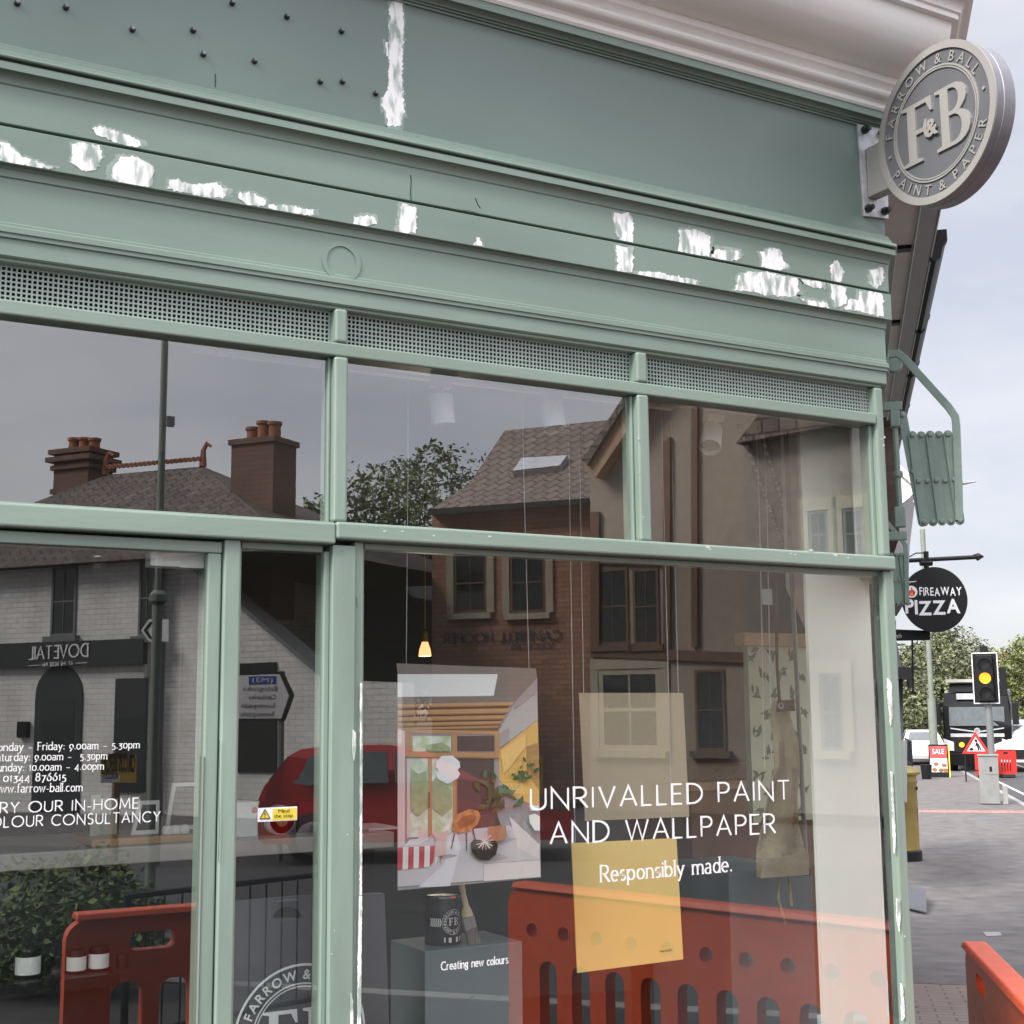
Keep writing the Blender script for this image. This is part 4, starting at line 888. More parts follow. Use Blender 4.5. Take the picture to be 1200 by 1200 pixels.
MB().use(mat('handle_wood', (.84, .68, .47), .45, var=.1, scale=20)).tube([b2 + d * .0004, b2 + (b3 - b2) * .5, b3, b3 + (b4 - b3) * .35, b3 + (b4 - b3) * .8, b4], [.016, .0145, .0085, .0075, .0095, .006], 14).build('handle', None, brush)
# board with the ring of lettering, stored behind the door post
def C2(x, y): return 200 + x / 3.0, 800 + y / 3.0
Yb = .16
root = empty('pavement_board', fY(352, 1190, Yb), 'charcoal folding pavement board with a carrying slot and white ring of lettering behind the side light', 'sign board')
pts = [(200, 775), (455, 752), (752, 742), (770, 1250), (760, 2300), (190, 2300)]
mb = MB().use(DARKB)
hole = [(357 + 55 + 54 * math.cos(t) * (1 if abs(math.cos(t)) < .9 else .98), 815 + 20 * math.sin(t) + 8 * math.cos(2 * t)) for t in [2 * math.pi * k / 22 for k in range(22)]]
loops = [[(p.x, p.z) for p in (fY(*C2(*q), Yb) for q in lp)] for lp in (pts, hole)]
outline(mb, loops, Vector((0, Yb, 0)), XU, ZU, 1, NF, 0, .03); bd = mb.build('board_panel', None, root)
MB().use(GREYP).plate([(p.x, p.z) for p in (fY(*C2(*q), Yb - .004) for q in ((370, 766), (445, 760), (445, 766), (371, 772)))], Yb - .006, Yb - .001).build('hinge', None, root)
mb = MB().use(WHITE); cc = fY(352, 1214, Yb - .001); rr = (fY(352, 1129, Yb - .001) - cc).length
for r0, r1 in ((.965, 1.0), (.715, .735), (.675, .69)): ring(mb, cc, XU, ZU, rr * r0, rr * r1, .001, NF)
font_arc(mb, 'FARROW & BALL', cc, XU, ZU, rr * .85, 98, rr * .135, .02, 0, .18, NF, .0012)
font_arc(mb, 'PAINT & PAPER', cc, XU, ZU, rr * .85, 278, rr * .135, .02, 0, .18, NF, .0012, True)
outline(mb, fo, cc + XU * (-.57 * rr) + ZU * (-.40 * rr), XU, ZU, rr * .78, NF, .0014); outline(mb, bo, cc + XU * (.03 * rr) + ZU * (-.40 * rr), XU, ZU, rr * .78, NF, .0014)
mb.build('board_lettering', None, bd, recalc=False)
# apron on its hook
def C4(x, y): return 640 + x / 2.727, 760 + y / 2.727
Ya = .48
root = empty('canvas_apron', fY(915, 930, Ya), 'fawn canvas apron with paint spatters hanging from a leather tab', 'apron')
prof = [(165, 738, 762), (200, 722, 778), (240, 722, 782), (300, 716, 792), (380, 708, 802), (470, 692, 812), (560, 700, 824), (640, 692, 832), (668, 690, 836), (733, 684, 838)]
mb = MB().use(FAWN); v = []; nn = 9
for yy, xa, xb in prof:
    for k in range(nn):
        t = k / (nn - 1); p = fY(*C4(xa + (xb - xa) * t, yy - (8 if yy > 600 else 0) * t), Ya)
        v.append((p.x, Ya + .022 * math.sin(t * 9.0 + yy * .011) * min(1, (yy - 150) / 300) + .02 * math.sin(yy * .013), p.z))
fs = [[i * nn + k, i * nn + k + 1, (i + 1) * nn + k + 1, (i + 1) * nn + k] for i in range(len(prof) - 1) for k in range(nn - 1)]
mb.add(v, fs, smooth=True); ap = mb.build('apron_cloth', None, root); so = ap.modifiers.new('t', 'SOLIDIFY'); so.thickness = .004
mb = MB().use(FAWN); mb.plate([(p.x, p.z) for p in (fY(*C4(*q), Ya - .03) for q in ((690, 672), (836, 655), (836, 722), (684, 734)))], Ya - .036, Ya - .030); mb.build('pocket', None, root)
mb = MB().use(LEATHER); mb.plate([(p.x, p.z) for p in (fY(*C4(*q), Ya) for q in ((726, 166), (775, 164), (778, 200), (722, 203)))], Ya - .028, Ya - .020); mb.tube([fY(*C4(735, -230), Ya), fY(*C4(738, 60), Ya), fY(*C4(747, 180), Ya - .03)], .006, 6); mb.build('leather_tab', None, root)
mb = MB().use(ZINC); p = fY(*C4(749, 183), Ya - .03); ring(mb, Vector((p.x, p.y, p.z)), XU, ZU, .006, .011, .004, NF, 20, .004); mb.build('eyelet', None, root)
mb = MB().use(FAWN); mb.tube([fY(*C4(745, 735), Ya), fY(*C4(742, 800), Ya - .01), fY(*C4(765, 878), Ya)], .004, 5); mb.tube([fY(*C4(775, 730), Ya), fY(*C4(785, 822), Ya)], .005, 5); mb.build('apron_string', None, root)
# ivory blind board at the right of the window, the white jamb lining above, dark panel by the post
a, b = fY(945, 700, .22), fY(1019, 700, .22)
o = MB().use(IVORY).box(a.x, .22, .2, b.x, .232, 2.84).build('ivory_panel', None); tag(o, 'tall ivory painted panel standing in the right end of the window', 'panel')
a, b = fY(1001, 560, .09), fY(1027, 560, .09)
MB().use(mat('bare_plaster', (.70, .69, .66), .9, var=.14, scale=14, bump=.6, bscale=25)).box(a.x, .09, 2.275, b.x, .10, 2.84).build('jamb_lining', None, shop)
a = fY(1020, 900, .34)
o = MB().use(BLACK).box(a.x - .03, .26, .2, GX + .14, .28, 2.25).build('dark_screen', None); tag(o, 'dark charcoal screen standing behind the corner post', 'screen')
for i, (x0, y0, x1, y1, r, m, lb) in enumerate([(904, 600, 912, 806, .007, LEATHER, 'brown hanging cord running up from the apron to the ceiling'), (926, 640, 945, 1018, .008, STEEL_L, 'pale grey blind pole hanging just right of the apron'), (890, 600, 896, 900, .0016, WHITE, 'left thin white blind cord hanging beside the apron'), (899, 600, 904, 890, .0016, WHITE, 'thin white blind cord carrying a small white tag')]):
    if i == 0: continue
    p_, q_ = fY(x0, y0, .5), fY(x1, y1, .5); r_ = empty('blind_pole' if i == 1 else 'blind_pull', q_, lb, 'blind pole' if i == 1 else 'blind cord', None)
    MB().use(m).tube([Vector((p_.x - (q_.x - p_.x) * .02, .5, 2.8)), p_, q_], r, 8).build('pole' if i == 1 else 'cord', None, r_)
    if i == 3: a_, b_ = fY(893, 690, .495), fY(905, 709, .495); MB().use(WHITE).box(a_.x, .493, b_.z, b_.x, .496, a_.z).build('tag', None, r_)
# sprig wallpaper board behind the apron
Yw = 1.0
root = empty('wallpaper_board', fY(905, 830, Yw), 'pale green leaf sprig wallpaper board with a wooden top rail behind the apron', 'wallpaper board')
a, b = fY(876, 757, Yw), fY(956, 960, Yw)
wb = MB().use(mat('wallpaper_ground', (.50, .55, .40), .7, var=.04)).box(a.x, Yw, b.z, b.x, Yw + .03, a.z).build('board_sheet', None, root)
MB().use(WOOD).box(a.x - .03, Yw - .02, a.z + .001, b.x + .03, Yw + .04, a.z + .05).build('top_rail', None, root)
mb = MB().use(mat('sprig_ink', (.11, .14, .09), .7)); rn = random.Random(5); k = 0
zz = b.z + .03
while zz < a.z - .02:
    xx = a.x + .03 + (.045 if k % 2 else 0)
    while xx < b.x - .02:
        for j in range(5):
            an = rn.random() * 6.28; L_ = .021; cx, cz = xx + rn.uniform(-.02, .02), zz + rn.uniform(-.02, .02); ca, sa = math.cos(an), math.sin(an)
            mb.quad([(cx + L_ * ca, Yw - .001 - j * .0003, cz + L_ * sa), (cx - .007 * sa, Yw - .001 - j * .0003, cz + .007 * ca), (cx - L_ * ca, Yw - .001 - j * .0003, cz - L_ * sa), (cx + .007 * sa, Yw - .001 - j * .0003, cz - .007 * ca)])
        xx += .09
    zz += .075; k += 1
mb.build('sprig_pattern', None, wb, recalc=False)
# side table with a brown case
Yt = 1.25; a, b = fY(810, 918, Yt), fY(905, 905, Yt)
t_ = empty('side_table', (a.x, Yt, .2), 'dark wooden side table in the shop behind the lettering', 'table')
MB().use(WOOD).box(a.x, Yt, a.z - .03, b.x + .4, Yt + .5, a.z).build('table_top', None, t_, bev=.003)
MB().use(TIMBER).box(a.x + .02, Yt + .03, .2, b.x + .38, Yt + .47, a.z - .0305).build('table_base', None, t_)
c_ = empty('brown_case', (a.x + .1, Yt + .1, a.z), 'flat brown leather case lying on the side table', 'case')
MB().use(LEATHER).box(a.x + .02, Yt + .06, a.z + .001, b.x + .02, Yt + .42, a.z + .075).build('case_body', None, c_, bev=.008)
MB().use(BOLT).tube([(a.x + .15, Yt + .055, a.z + .03), (a.x + .15, Yt + .03, a.z + .045), (a.x + .25, Yt + .03, a.z + .045), (a.x + .25, Yt + .055, a.z + .03)], .005, 6).build('handle', None, c_)
# ceiling rails, spots
def onz(x, y, z):
    d = ray(x, y); return CAM + d * ((z - EYE) / d.z)
for nm, (x0, y0, x1, y1), lb in (('a', (868, 503, 918, 640), 'left of two slotted black rails running back under the shop ceiling'), ('b', (890, 501, 934, 645), 'right of two slotted black rails running back under the shop ceiling')):
    p, q = onz(x0, y0, 2.79), onz(x1, y1, 2.79); u = (q - p).normalized(); sdv = Vector((u.y, -u.x, 0)); L_ = (q - p).length
    r_ = empty('ceiling_rail', p, lb, 'ceiling rail')
    MB(lambda a, d_, z, p=p, u=u, sdv=sdv: p + u * a + sdv * d_ + Vector((0, 0, z))).use(BLACK).box(0, -.011, 0, L_, .011, .02).build('rail_channel', None, r_)
    mb = MB(lambda a, d_, z, p=p, u=u, sdv=sdv: p + u * a + sdv * d_ + Vector((0, 0, z))).use(WHITEP)
    aa = .12
    while aa < L_ - .1: mb.box(aa, -.006, -.003, aa + .07, .006, -.0005); aa += .17
    mb.build('rail_slot', None, r_)
trk = empty('track_light', fY(560, 480, .5), 'white ceiling track carrying the three shop spotlights', 'track')
z0 = fY(640, 492, .21).z + .075
mb = MB().use(WHITEP)
mb.box(1.02, .195, z0, 2.45, .225, z0 + .025); mb.build('track_channel', None, trk)
mb = MB().use(WHITEP); mb.box(1.05, .34, 2.80, 2.6, .36, 2.864); mb.box(1.03, .46, 2.82, 2.6, .48, 2.864); mb.build('ceiling_batten', None, shop)
for i, (x, y, tilt, lb) in enumerate([(518, 480, (.10, .0), 'left white cylinder spotlight under the shop ceiling'), (648, 488, (.02, -.25), 'middle white cylinder spotlight under the shop ceiling with its mouth tipped to the street'), (833, 514, (-.55, -.55), 'right white cylinder spotlight under the shop ceiling, tipped well over')]):
    Ys = .21; c = fY(x, y, Ys); ax = Vector((tilt[0], tilt[1], -1)).normalized(); r_ = empty('spot_light', c, lb, 'spotlight')
    mb = MB().use(WHITE); Rr = .0335; A = c - ax * .042; B = c + ax * .042
    mb.tube([A, A + ax * .002, B - ax * .002, B], [Rr * .96, Rr, Rr, Rr * .97], 24, cap=False); mb.add([], [])
    u = ax.orthogonal().normalized(); w = ax.cross(u)
    mb.add([tuple(A + (u * math.cos(2 * math.pi * k / 24) + w * math.sin(2 * math.pi * k / 24)) * Rr * .96) for k in range(24)], [list(range(24))])
    mb.build('lamp_body', None, r_)
    mb = MB().use(STEEL_D); mb.add([tuple(B - ax * .02 + (u * math.cos(2 * math.pi * k / 24) + w * math.sin(2 * math.pi * k / 24)) * Rr * .95) for k in range(24)], [list(range(24))]); mb.build('lens', None, r_)
    MB().use(WHITEP).tube([A + ax * .01, Vector((A.x, Ys, z0 - .001))], .010, 10).box(A.x - .03, Ys - .012, z0 - .018, A.x + .03, Ys + .012, z0 - .0005).build('stem', None, r_)
# counter with its things
Yc = 1.15; ct = fY(300, 984, Yc)
cnt = empty('shop_counter', (1.2, Yc, .2), 'long grey shop counter with a pale top behind the door', 'counter')
MB().use(mat('counter_top', (.55, .52, .47), .35)).box(-.6, Yc, ct.z - .05, 1.95, Yc + .6, ct.z).build('counter_top', None, cnt, bev=.004)
MB().use(mat('counter_front_paint', (.028, .03, .032), .6)).box(-.55, Yc + .05, .2, 1.9, Yc + .55, ct.z - .0505).build('counter_front', None, cnt)
def on_c(x, Y): return fY(x, 980, Y).x
def cbox(nm, x0, x1, h, Y, dep, m, label, cat, bev=.003, z0=None):
    z = z0 or ct.z + .0008; o = MB().use(m).box(on_c(x0, Y), Y, z, on_c(x1, Y), Y + dep, z + h).build(nm, None, None, bev=bev); tag(o, label, cat); return o
cbox('wooden_tray', 108, 236, .022, Yc + .05, .3, WOOD, 'pale wooden display tray on the counter behind the door glass', 'tray')
zt_ = ct.z + .024
def framed(x0, x1, y0, Y, label):
    a, b = fY(x0, y0, Y), fY(x1, 980, Y); r_ = empty('framed_sign', (a.x, Y, zt_), label, 'framed sign')
    MB().use(WHITEP).plate([(a.x + .02, a.z), (b.x, a.z), (b.x, zt_), (a.x, zt_)], Y, Y + .012).build('frame', None, r_, bev=.001)
    MB().use(BLACK).plate([(a.x + .032, a.z - .012), (b.x - .012, a.z - .012), (b.x - .012, zt_ + .014), (a.x + .014, zt_ + .014)], Y - .002, Y - .0005).build('picture', None, r_)
framed(195, 240, 918, Yc + .22, 'large black picture in a thin white frame on the wooden tray'); framed(155, 186, 939, Yc + .12, 'small black picture in a thin white frame on the wooden tray')
r_ = empty('colour_leaflets', (on_c(140, Yc), Yc + .15, zt_), 'stack of pale green colour leaflets standing on the tray', 'leaflets')
for i in range(3): MB().use(mat('leaflet_%d' % i, [(.46, .47, .38), (.38, .42, .34), (.5, .5, .42)][i], .7)).box(on_c(120 + i * 12, Yc), Yc + .16 + i * .015, zt_, on_c(131 + i * 12, Yc), Yc + .17 + i * .015, zt_ + .125 - i * .008).build('leaflet', None, r_)
for i in range(3):
    x = on_c(197 + i * 10, Yc + .08); o = MB().use(PAPER).lathe([(.0001, zt_), (.015, zt_), (.017, zt_ + .012), (.013, zt_ + .026), (.0001, zt_ + .028)], (x, Yc + .09, 0), 16).build('sample_pot', None); tag(o, 'small white round sample pot in the row on the wooden tray', 'sample pot', 'sample pots on the tray')
bx = cbox('white_box', 277, 302, .11, Yc + .10, .12, WHITE, 'white cardboard box with a red dot on the counter', 'box')
x = on_c(298, Yc + .1); MB().use(REDP).lathe([(.010, Yc + .0985), (.0101, Yc + .0995)], (x, 0, ct.z + .085), 16, 'y').build('red_dot', None, bx)
r_ = empty('tape_dispenser', (on_c(328, Yc), Yc + .1, ct.z), 'round tape dispenser with a white rim on the counter under the yellow sticker', 'tape dispenser')
x = on_c(328, Yc + .1); MB().use(WHITE).lathe([(.042, Yc + .08), (.048, Yc + .09), (.048, Yc + .13), (.042, Yc + .14), (.035, Yc + .13), (.035, Yc + .09), (.042, Yc + .08)], (x, 0, ct.z + .049), 28, 'y').build('rim', None, r_)
MB().use(GOLD).lathe([(.0001, Yc + .075), (.02, Yc + .08), (.0345, Yc + .1), (.0345, Yc + .12), (.0001, Yc + .12)], (x, 0, ct.z + .049), 24, 'y').build('tape_roll', None, r_)
cbox('plum_book', 350, 378, .10, Yc + .14, .03, mat('plum_cloth', (.09, .02, .035), .6), 'plum coloured notebook standing on the counter', 'notebook')
cbox('paper_sheets', 432, 470, .006, Yc + .08, .22, WHITE, 'loose white paper sheets on the counter end beside the poster', 'paper', bev=0)
# shelf of tins low behind the door
shf = empty('low_shelf', (on_c(90, .66), .66, .2), 'low dark shelf holding paint tins behind the door glass', 'shelf')
zs = fY(92, 1141, .66).z
MB().use(BLACK).box(-.5, .6, zs - .03, .92, .95, zs).build('shelf_board', None, shf); MB().use(BLACK).box(-.45, .62, .2, .9, .93, zs - .031).build('shelf_base', None, shf)
for x0, x1, lb in ((80, 103, 'left of the two pale labelled tins in the middle of the low shelf'), (106, 130, 'right of the two pale labelled tins in the middle of the low shelf'), (20, 50, 'paint tin with a white label alone on the left of the low shelf'), (138, 152, 'small dark tin at the right of the low shelf tins')):
    a, b = fY(x0, 1141, .66), fY(x1, 1141, .66); r = (b.x - a.x) / 2; h = r * 2.1; c = (a.x + r, .66 + r, 0); t_ = empty('shelf_tin', (c[0], c[1], zs), lb, 'paint tin')
    MB().use(BLACK).lathe([(.0001, zs + .001), (r, zs + .001), (r, zs + h), (r * .9, zs + h + .004), (.0001, zs + h + .003)], c, 28).build('tin_body', None, t_)
    if x0 != 138: MB().use(PAPER).lathe([(r * 1.006, zs + h * .12), (r * 1.006, zs + h * .78)], c, 28).build('tin_label', None, t_)
# iron column inside the door
a = fY(197, 780, 2.2); col = empty('iron_column', (a.x, 2.2, .2), 'dark fluted iron column inside the shop behind the door', 'column')
MB().use(BLACK).lathe([(.075, .2), (.075, .3), (.062, .33), (.052, 2.0), (.050, 2.42)], (a.x, 2.2, 0), 20).build('shaft', None, col)
MB().use(BLACK).lathe([(.051, 2.4205), (.062, 2.44), (.055, 2.47), (.065, 2.52), (.07, 2.56), (.07, 2.86)], (a.x, 2.2, 0), 20).build('capital', None, col)
# pendant lamp in the shop
p = fY(498, 760, 2.6); pen = empty('pendant_lamp', p, 'small glowing pendant lamp on a chain above the poster', 'pendant lamp')
MB().use(GOLDP).lathe([(.014, p.z + .03), (.026, p.z - .005), (.03, p.z - .035), (.0001, p.z - .037)], (p.x, p.y, 0), 16).build('lamp_glass', None, pen)
MB().use(GOLD).lathe([(.006, p.z + .08), (.014, p.z + .07), (.018, p.z + .0305), (.0001, p.z + .0302)], (p.x, p.y, 0), 14).tube([(p.x, p.y, p.z + .09), (p.x, p.y, 2.86)], .004, 6).build('chain', None, pen)

pl = bpy.data.lights.new('pendant_glow', 'POINT'); pl.energy = 4; pl.color = (1, .84, .68); pl.shadow_soft_size = .05
po = bpy.data.objects.new('pendant_glow', pl); COL.objects.link(po); po.location = (p.x, p.y, p.z - .10)
# ================================================================ ground
def sheet(name, pts2, m, dz, res=1.2, uvk=None):
    """a strip in side-street coordinates (t0, t1, o0, o1) laid on the ground"""
    t0, t1, o0, o1 = pts2
    nt_, no = max(1, int((t1 - t0) / res)), max(1, int((o1 - o0) / (res * 3)))
    mb = MB().use(m); v = []
    for i in range(nt_ + 1):
        for j in range(no + 1):
            p = S(t0 + (t1 - t0) * i / nt_, o0 + (o1 - o0) * j / no); v.append((p.x, p.y, gz(p.x, p.y) + dz))
    fs = []; uv = []
    for i in range(nt_):
        for j in range(no):
            q = [i * (no + 1) + j, i * (no + 1) + j + 1, (i + 1) * (no + 1) + j + 1, (i + 1) * (no + 1) + j]; fs.append(q)
            uv.append([((v[k][0] - GX) * SN.x + v[k][1] * SN.y, (v[k][0] - GX) * SD.x + v[k][1] * SD.y) for k in q])
    mb.add(v, fs, uv); return mb.build(name, None, None, kind='structure', recalc=False)
for nm, a in (('ground', (-300, 420, -320, 320)),):
    sheet(nm, a, ASPH, -.012, 2.0)
sheet('pavement', (6.4, 30.6, -.4, 4.2), ASPH, 0.0, .6)
sheet('brick_paving', (1.2, 6.385, -.4, 4.2), PAVB, 0.0, .6); sheet('front_pavement', (-12, 1.19, -8, 4.2), FRONTP, 0.0, .8)
sheet('tactile_strip', (30.62, 31.5, -.4, 4.2), TACT, 0.0, .4)
sheet('far_pavement', (31.52, 70, -.4, 4.2), ASPH, 0.0, 1)
sheet('road', (-60, 160, 4.36, 12.5), ROADM, -.11 + .1, 1.2)
mb = MB().use(STONE)
t = -12
while t < 70:
    if not 29.6 < t < 31.6:
        q = [S(t, 4.2), S(t + .905, 4.2), S(t + .905, 4.35), S(t, 4.35)]; z = gz(q[0].x, q[0].y); mb.slab([(p.x, p.y, gz(p.x, p.y) - .2) for p in q], (0, 0, .21))
    t += .915
mb.build('kerb', None, None, kind='structure')
for a, nm in (((13, 28, 8.35, 8.45), 'centre_line'), ((34, 60, 6.9, 7.0), 'lane_line'), ((33, 33.25, 4.5, 8.2), 'stop_line'), ((34.5, 48, 4.75, 4.85), 'edge_line')):
    sheet('road_' + nm, a, LINE, -.004, 1.0)
tag_ = lambda o, l, c, g=None: tag(o, l, c, g)
def slabon(name, x0, y0, x1, y1, h, m, label, cat):
    p, q = fG(x0, y0), fG(x1, y1); u = (q - p); d = SD * .35
    mb = MB().use(m).slab([tuple(p), tuple(p + u), tuple(p + u + d), tuple(p + d)], (0, 0, h)); o = mb.build(name, None, None, bev=.003); tag(o, label, cat); return o
p = fG(1068, 1060); mb = MB().use(STEEL_D); pts = [fG(1058, 1066), fG(1086, 1073), fG(1086, 1058), fG(1060, 1050)]
v = [tuple(k + Vector((0, 0, .03 if i < 2 else .16))) for i, k in enumerate(pts)]; mb.slab(v, (0, 0, .012)); o = mb.build('metal_flap', None); tag(o, 'tilted grey metal cellar flap at the foot of the side wall', 'cellar flap')
o = MB().use(STONE).slab([tuple(k + Vector((0, 0, .004))) for k in (fG(1152, 1093), fG(1172, 1093), fG(1174, 1097), fG(1156, 1098))], (0, 0, .004)).build('flattened_litter', None); tag(o, 'flat pale scrap of litter on the asphalt pavement', 'litter')
mb = MB().use(STEEL_D); c = fG(1158, 958); mb.lathe([(.0001, .006), (.30, .006), (.31, .001)], tuple(c), 24); o = mb.build('manhole_cover', None); tag(o, 'round dark manhole cover in the asphalt pavement before the grey cabinet', 'manhole cover')

# ================================================================ side street: eaves, neighbours
def SX(o, t, z): return S(t, o, z)
class _T: pass
def st_mb(m): return MB(lambda t, o, z: S(t, o, z)).use(m)      # local: along, out, up
eav = empty('eaves_gutter', S(2, .3, 3.7), 'long grey boxed eaves with pale soffit running above the side street windows', 'gutter')
st_mb(CEILM := mat('soffit_paint', (.72, .68, .66), .7, var=.1, scale=4)).box(.32, -.135, 3.715, 4.7, .198, 3.76).build('soffit', None, eav)
for t_ in (.42, 1.22, 2.35): st_mb(BLACK).box(t_, .0, 3.700, t_ + .05, .19, 3.7145).build('soffit_joint', None, eav)
st_mb(GUTG).box(.30, .2035, 3.70, 4.72, .272, 3.80).build('gutter_box', None, eav, bev=.004)
st_mb(WHITEP).box(.31, .1985, 3.692, 4.71, .203, 3.72).build('edge_highlight', None, eav); st_mb(WHITEP).box(.31, .2725, 3.694, 4.71, .2765, 3.72).build('edge_highlight', None, eav)  # white strips painting in the highlights along the gutter edges
gut = empty('iron_gutter', S(5, .6, 3.7), 'dark ogee iron gutter with bracket joints beyond the grey boxed eaves', 'gutter')
g = [(.278, 3.80), (.278, 3.70), (.295, 3.685), (.312, 3.70), (.32, 3.735), (.338, 3.76), (.338, 3.80)]
mb = MB().use(BLACK); mb.slab([tuple(S(1.38, o, z)) for o, z in g], tuple(SD * 6.6)); mb.build('gutter_run', None, gut)
for t_ in (1.35, 2.5, 3.45, 4.6, 5.7, 6.9, 7.9):
    mb = MB().use(BLACK); c = (.31, 3.74); mb.slab([tuple(S(t_, c[0] + (o - c[0]) * 1.18, c[1] + (z - c[1]) * 1.2)) for o, z in g], tuple(SD * .05)); mb.build('gutter_joint', None, gut)
# brick neighbour standing slightly forward
nb = empty('brick_shop', S(5.2, 0, 0), 'dark brick neighbouring building under the iron gutter behind the awning arm', 'building')
mb = st_mb(BRICK_D); mb.box(4.9, -4, 2.95, 8.2, .25, 3.69); mb.box(4.9, -4, -.7, 8.2, -.1, 2.949); mb.build('wall', None, nb)
st_mb(CREAM).box(4.75, .0, 3.3, 4.895, .15, 3.69).build('pilaster', None, nb, bev=.02)
st_mb(SLATE_B).add([(4.8, .33, 3.81), (8.3, .33, 3.81), (8.3, -3.9, 6.6), (4.8, -3.9, 6.6), (4.8, .33, 3.86), (8.3, .33, 3.86), (8.3, -3.9, 6.66), (4.8, -3.9, 6.66)], [(0, 3, 2, 1), (4, 5, 6, 7), (0, 1, 5, 4), (1, 2, 6, 5), (2, 3, 7, 6), (3, 0, 4, 7)]).build('roof', None, nb)
wh = empty('white_house', S(12, 0, 0), 'white rendered gable house with pale bargeboards beyond the brick neighbour', 'house')
F1 = Frame(1050, 13.5, 133, False)
def fpoly(F, pts, d0, d1, m, nm, parent, bev=0, lab=None):
    P = [F.at(x, y, d0) for x, y in pts]; mb = MB(F.xf).use(m); mb.plate([(a, b) for a, b in P], d0, d1); return mb.build(nm, None, parent, bev=bev, label=lab)
fpoly(F1, [(1000, 512), (1036, 535), (1063, 557), (1075, 572), (1066, 583), (1038, 606), (1000, 640)], .06, 3.0, mat('white_render', (.74, .73, .73), .8, var=.05), 'wall', wh)
fpoly(F1, [(1000, 505), (1036, 528), (1064, 553), (1080, 570), (1077, 576), (1063, 562), (1036, 539), (1000, 517)], 0, .058, WHITEP, 'bargeboard', wh)
fpoly(F1, [(1000, 642), (1038, 607), (1066, 584), (1072, 590), (1066, 640), (1064, 700), (1000, 700)], .05, 3.0, mat('dark_slate_cladding', (.12, .12, .135), .7, var=.15), 'cladding', wh)
# takeaway: dark shopfront far along, its boxed sign and round sign
pz_ = empty('takeaway_shop', S(14, 0, -.6), 'dark grey takeaway shopfront with a low projecting roof edge', 'shop')
F2 = Frame(1052, 19.0, 133, False)
gp = fG(1075, 922)
fpoly(F2, [(1000, 752), (1051, 752), (1058, 790), (1059, 930), (1000, 930)], .0, 5.0, mat('dark_shop_paint', (.05, .053, .06), .55, var=.1), 'wall', pz_)
fpoly(F2, [(1000, 781), (1071, 782), (1071, 806), (1066, 806), (1064, 796), (1000, 794)], -.5, -.01, BLACK, 'roof_edge', pz_)
fpoly(F2, [(1046, 868), (1063, 868), (1063, 940), (1046, 940)], -.25, -.01, GREYP, 'stall_riser', pz_)
F3 = Frame(1096, 16.0, 118, False)
bx = empty('box_sign', F3.xf(*[*F3.at(1060, 742)][:1], 0, 3), 'black rectangular hanging box sign under the round pizza sign', 'shop sign')
fpoly(F3, [(1030, 726), (1050, 727), (1050, 737.5), (1090, 739), (1090, 750), (1030, 751)], .22, .30, BLACK, 'sign_board', bx)
mb = MB(F3.xf).use(WHITE); a = F3.at(1049, 746.5); b = F3.at(1063, 745.2)
mb2 = MB().use(WHITE); o3 = Vector(F3.xf(a[0], .2195, a[1])); ux3 = Vector(F3.xf(a[0] + 1, .2195, a[1])) - o3
nf3 = -Vector((F3.n.x, F3.n.y, 0)); stroke_text(mb2, 'brunch', o3, ux3, ZU, .05, .12, .1, False, width=b[0] - a[0], nrm=nf3, thick=.002); mb2.build('sign_lettering', None, bx, recalc=False)
pz = empty('round_pizza_sign', F3.xf(F3.at(1096, 702)[0], 0, 3.0), 'round black pizza sign with white lettering hanging from an iron bracket bar', 'shop sign')
cx, cz = F3.at(1096, 702.5); rr = F3.at(1133.5, 702)[0] - cx; zz_ = F3.at(1096, 664)[1] - cz; rr = (rr + zz_) / 2
mb = MB(F3.xf).use(BLACK); n = 64; v = [(cx + rr * math.cos(2 * math.pi * k / n), d, cz + rr * math.sin(2 * math.pi * k / n)) for d in (0, .05) for k in range(n)]
mb.add(v, [list(range(n)), list(range(2 * n - 1, n - 1, -1))] + [[k, (k + 1) % n, n + (k + 1) % n, n + k] for k in range(n)]); fc = mb.build('sign_disc', None, pz)
def P3(x, y, d=0): a = F3.at(x, y); return Vector(F3.xf(a[0], d, a[1]))
mb = MB().use(WHITE)
font_line(mb, 'FIREAWAY', P3(1077.5, 698, -.002), ux3, ZU, .098, .016, 0, .09, width=F3.at(1127, 698)[0] - F3.at(1077.5, 698)[0], nrm=nf3, lift=.002, tilt=lambda i: (.006, -.004, .004, 0, -.005, .006, -.003, .004)[i])
font_line(mb, 'PIZZA', P3(1061, 719.5, -.002), ux3, ZU, .165, .030, 0, .04, width=F3.at(1125.5, 719)[0] - F3.at(1061, 719)[0], nrm=nf3, lift=.002, tilt=lambda i: (.012, 0, -.012, -.006, .010)[i])
mb.build('sign_lettering', None, fc, recalc=False)
mb = MB().use(WHITE); c0 = P3(1068, 693.5, -.002); rb = F3.at(1075, 693)[0] - F3.at(1068, 693)[0]
ring(mb, c0, ux3, ZU, .001, rb, .003, nf3, 28); mb.use(REDP)
fl = [(0, -.8), (.45, -.62), (.62, -.2), (.5, .15), (.34, .32), (.3, .02), (.18, .45), (-.08, .85), (-.02, .4), (-.3, .1), (-.34, .3), (-.56, -.1), (-.5, -.55)]
outline(mb, [[(a * rb, b * rb) for a, b in fl]], c0, ux3, ZU, 1, nf3, .005); mb.use(mat('flame', (.85, .30, .05), .5))
outline(mb, [[(a * rb * .45, b * rb * .5 - rb * .32) for a, b in fl]], c0, ux3, ZU, 1, nf3, .007); mb.build('flame_badge', None, fc, recalc=False)
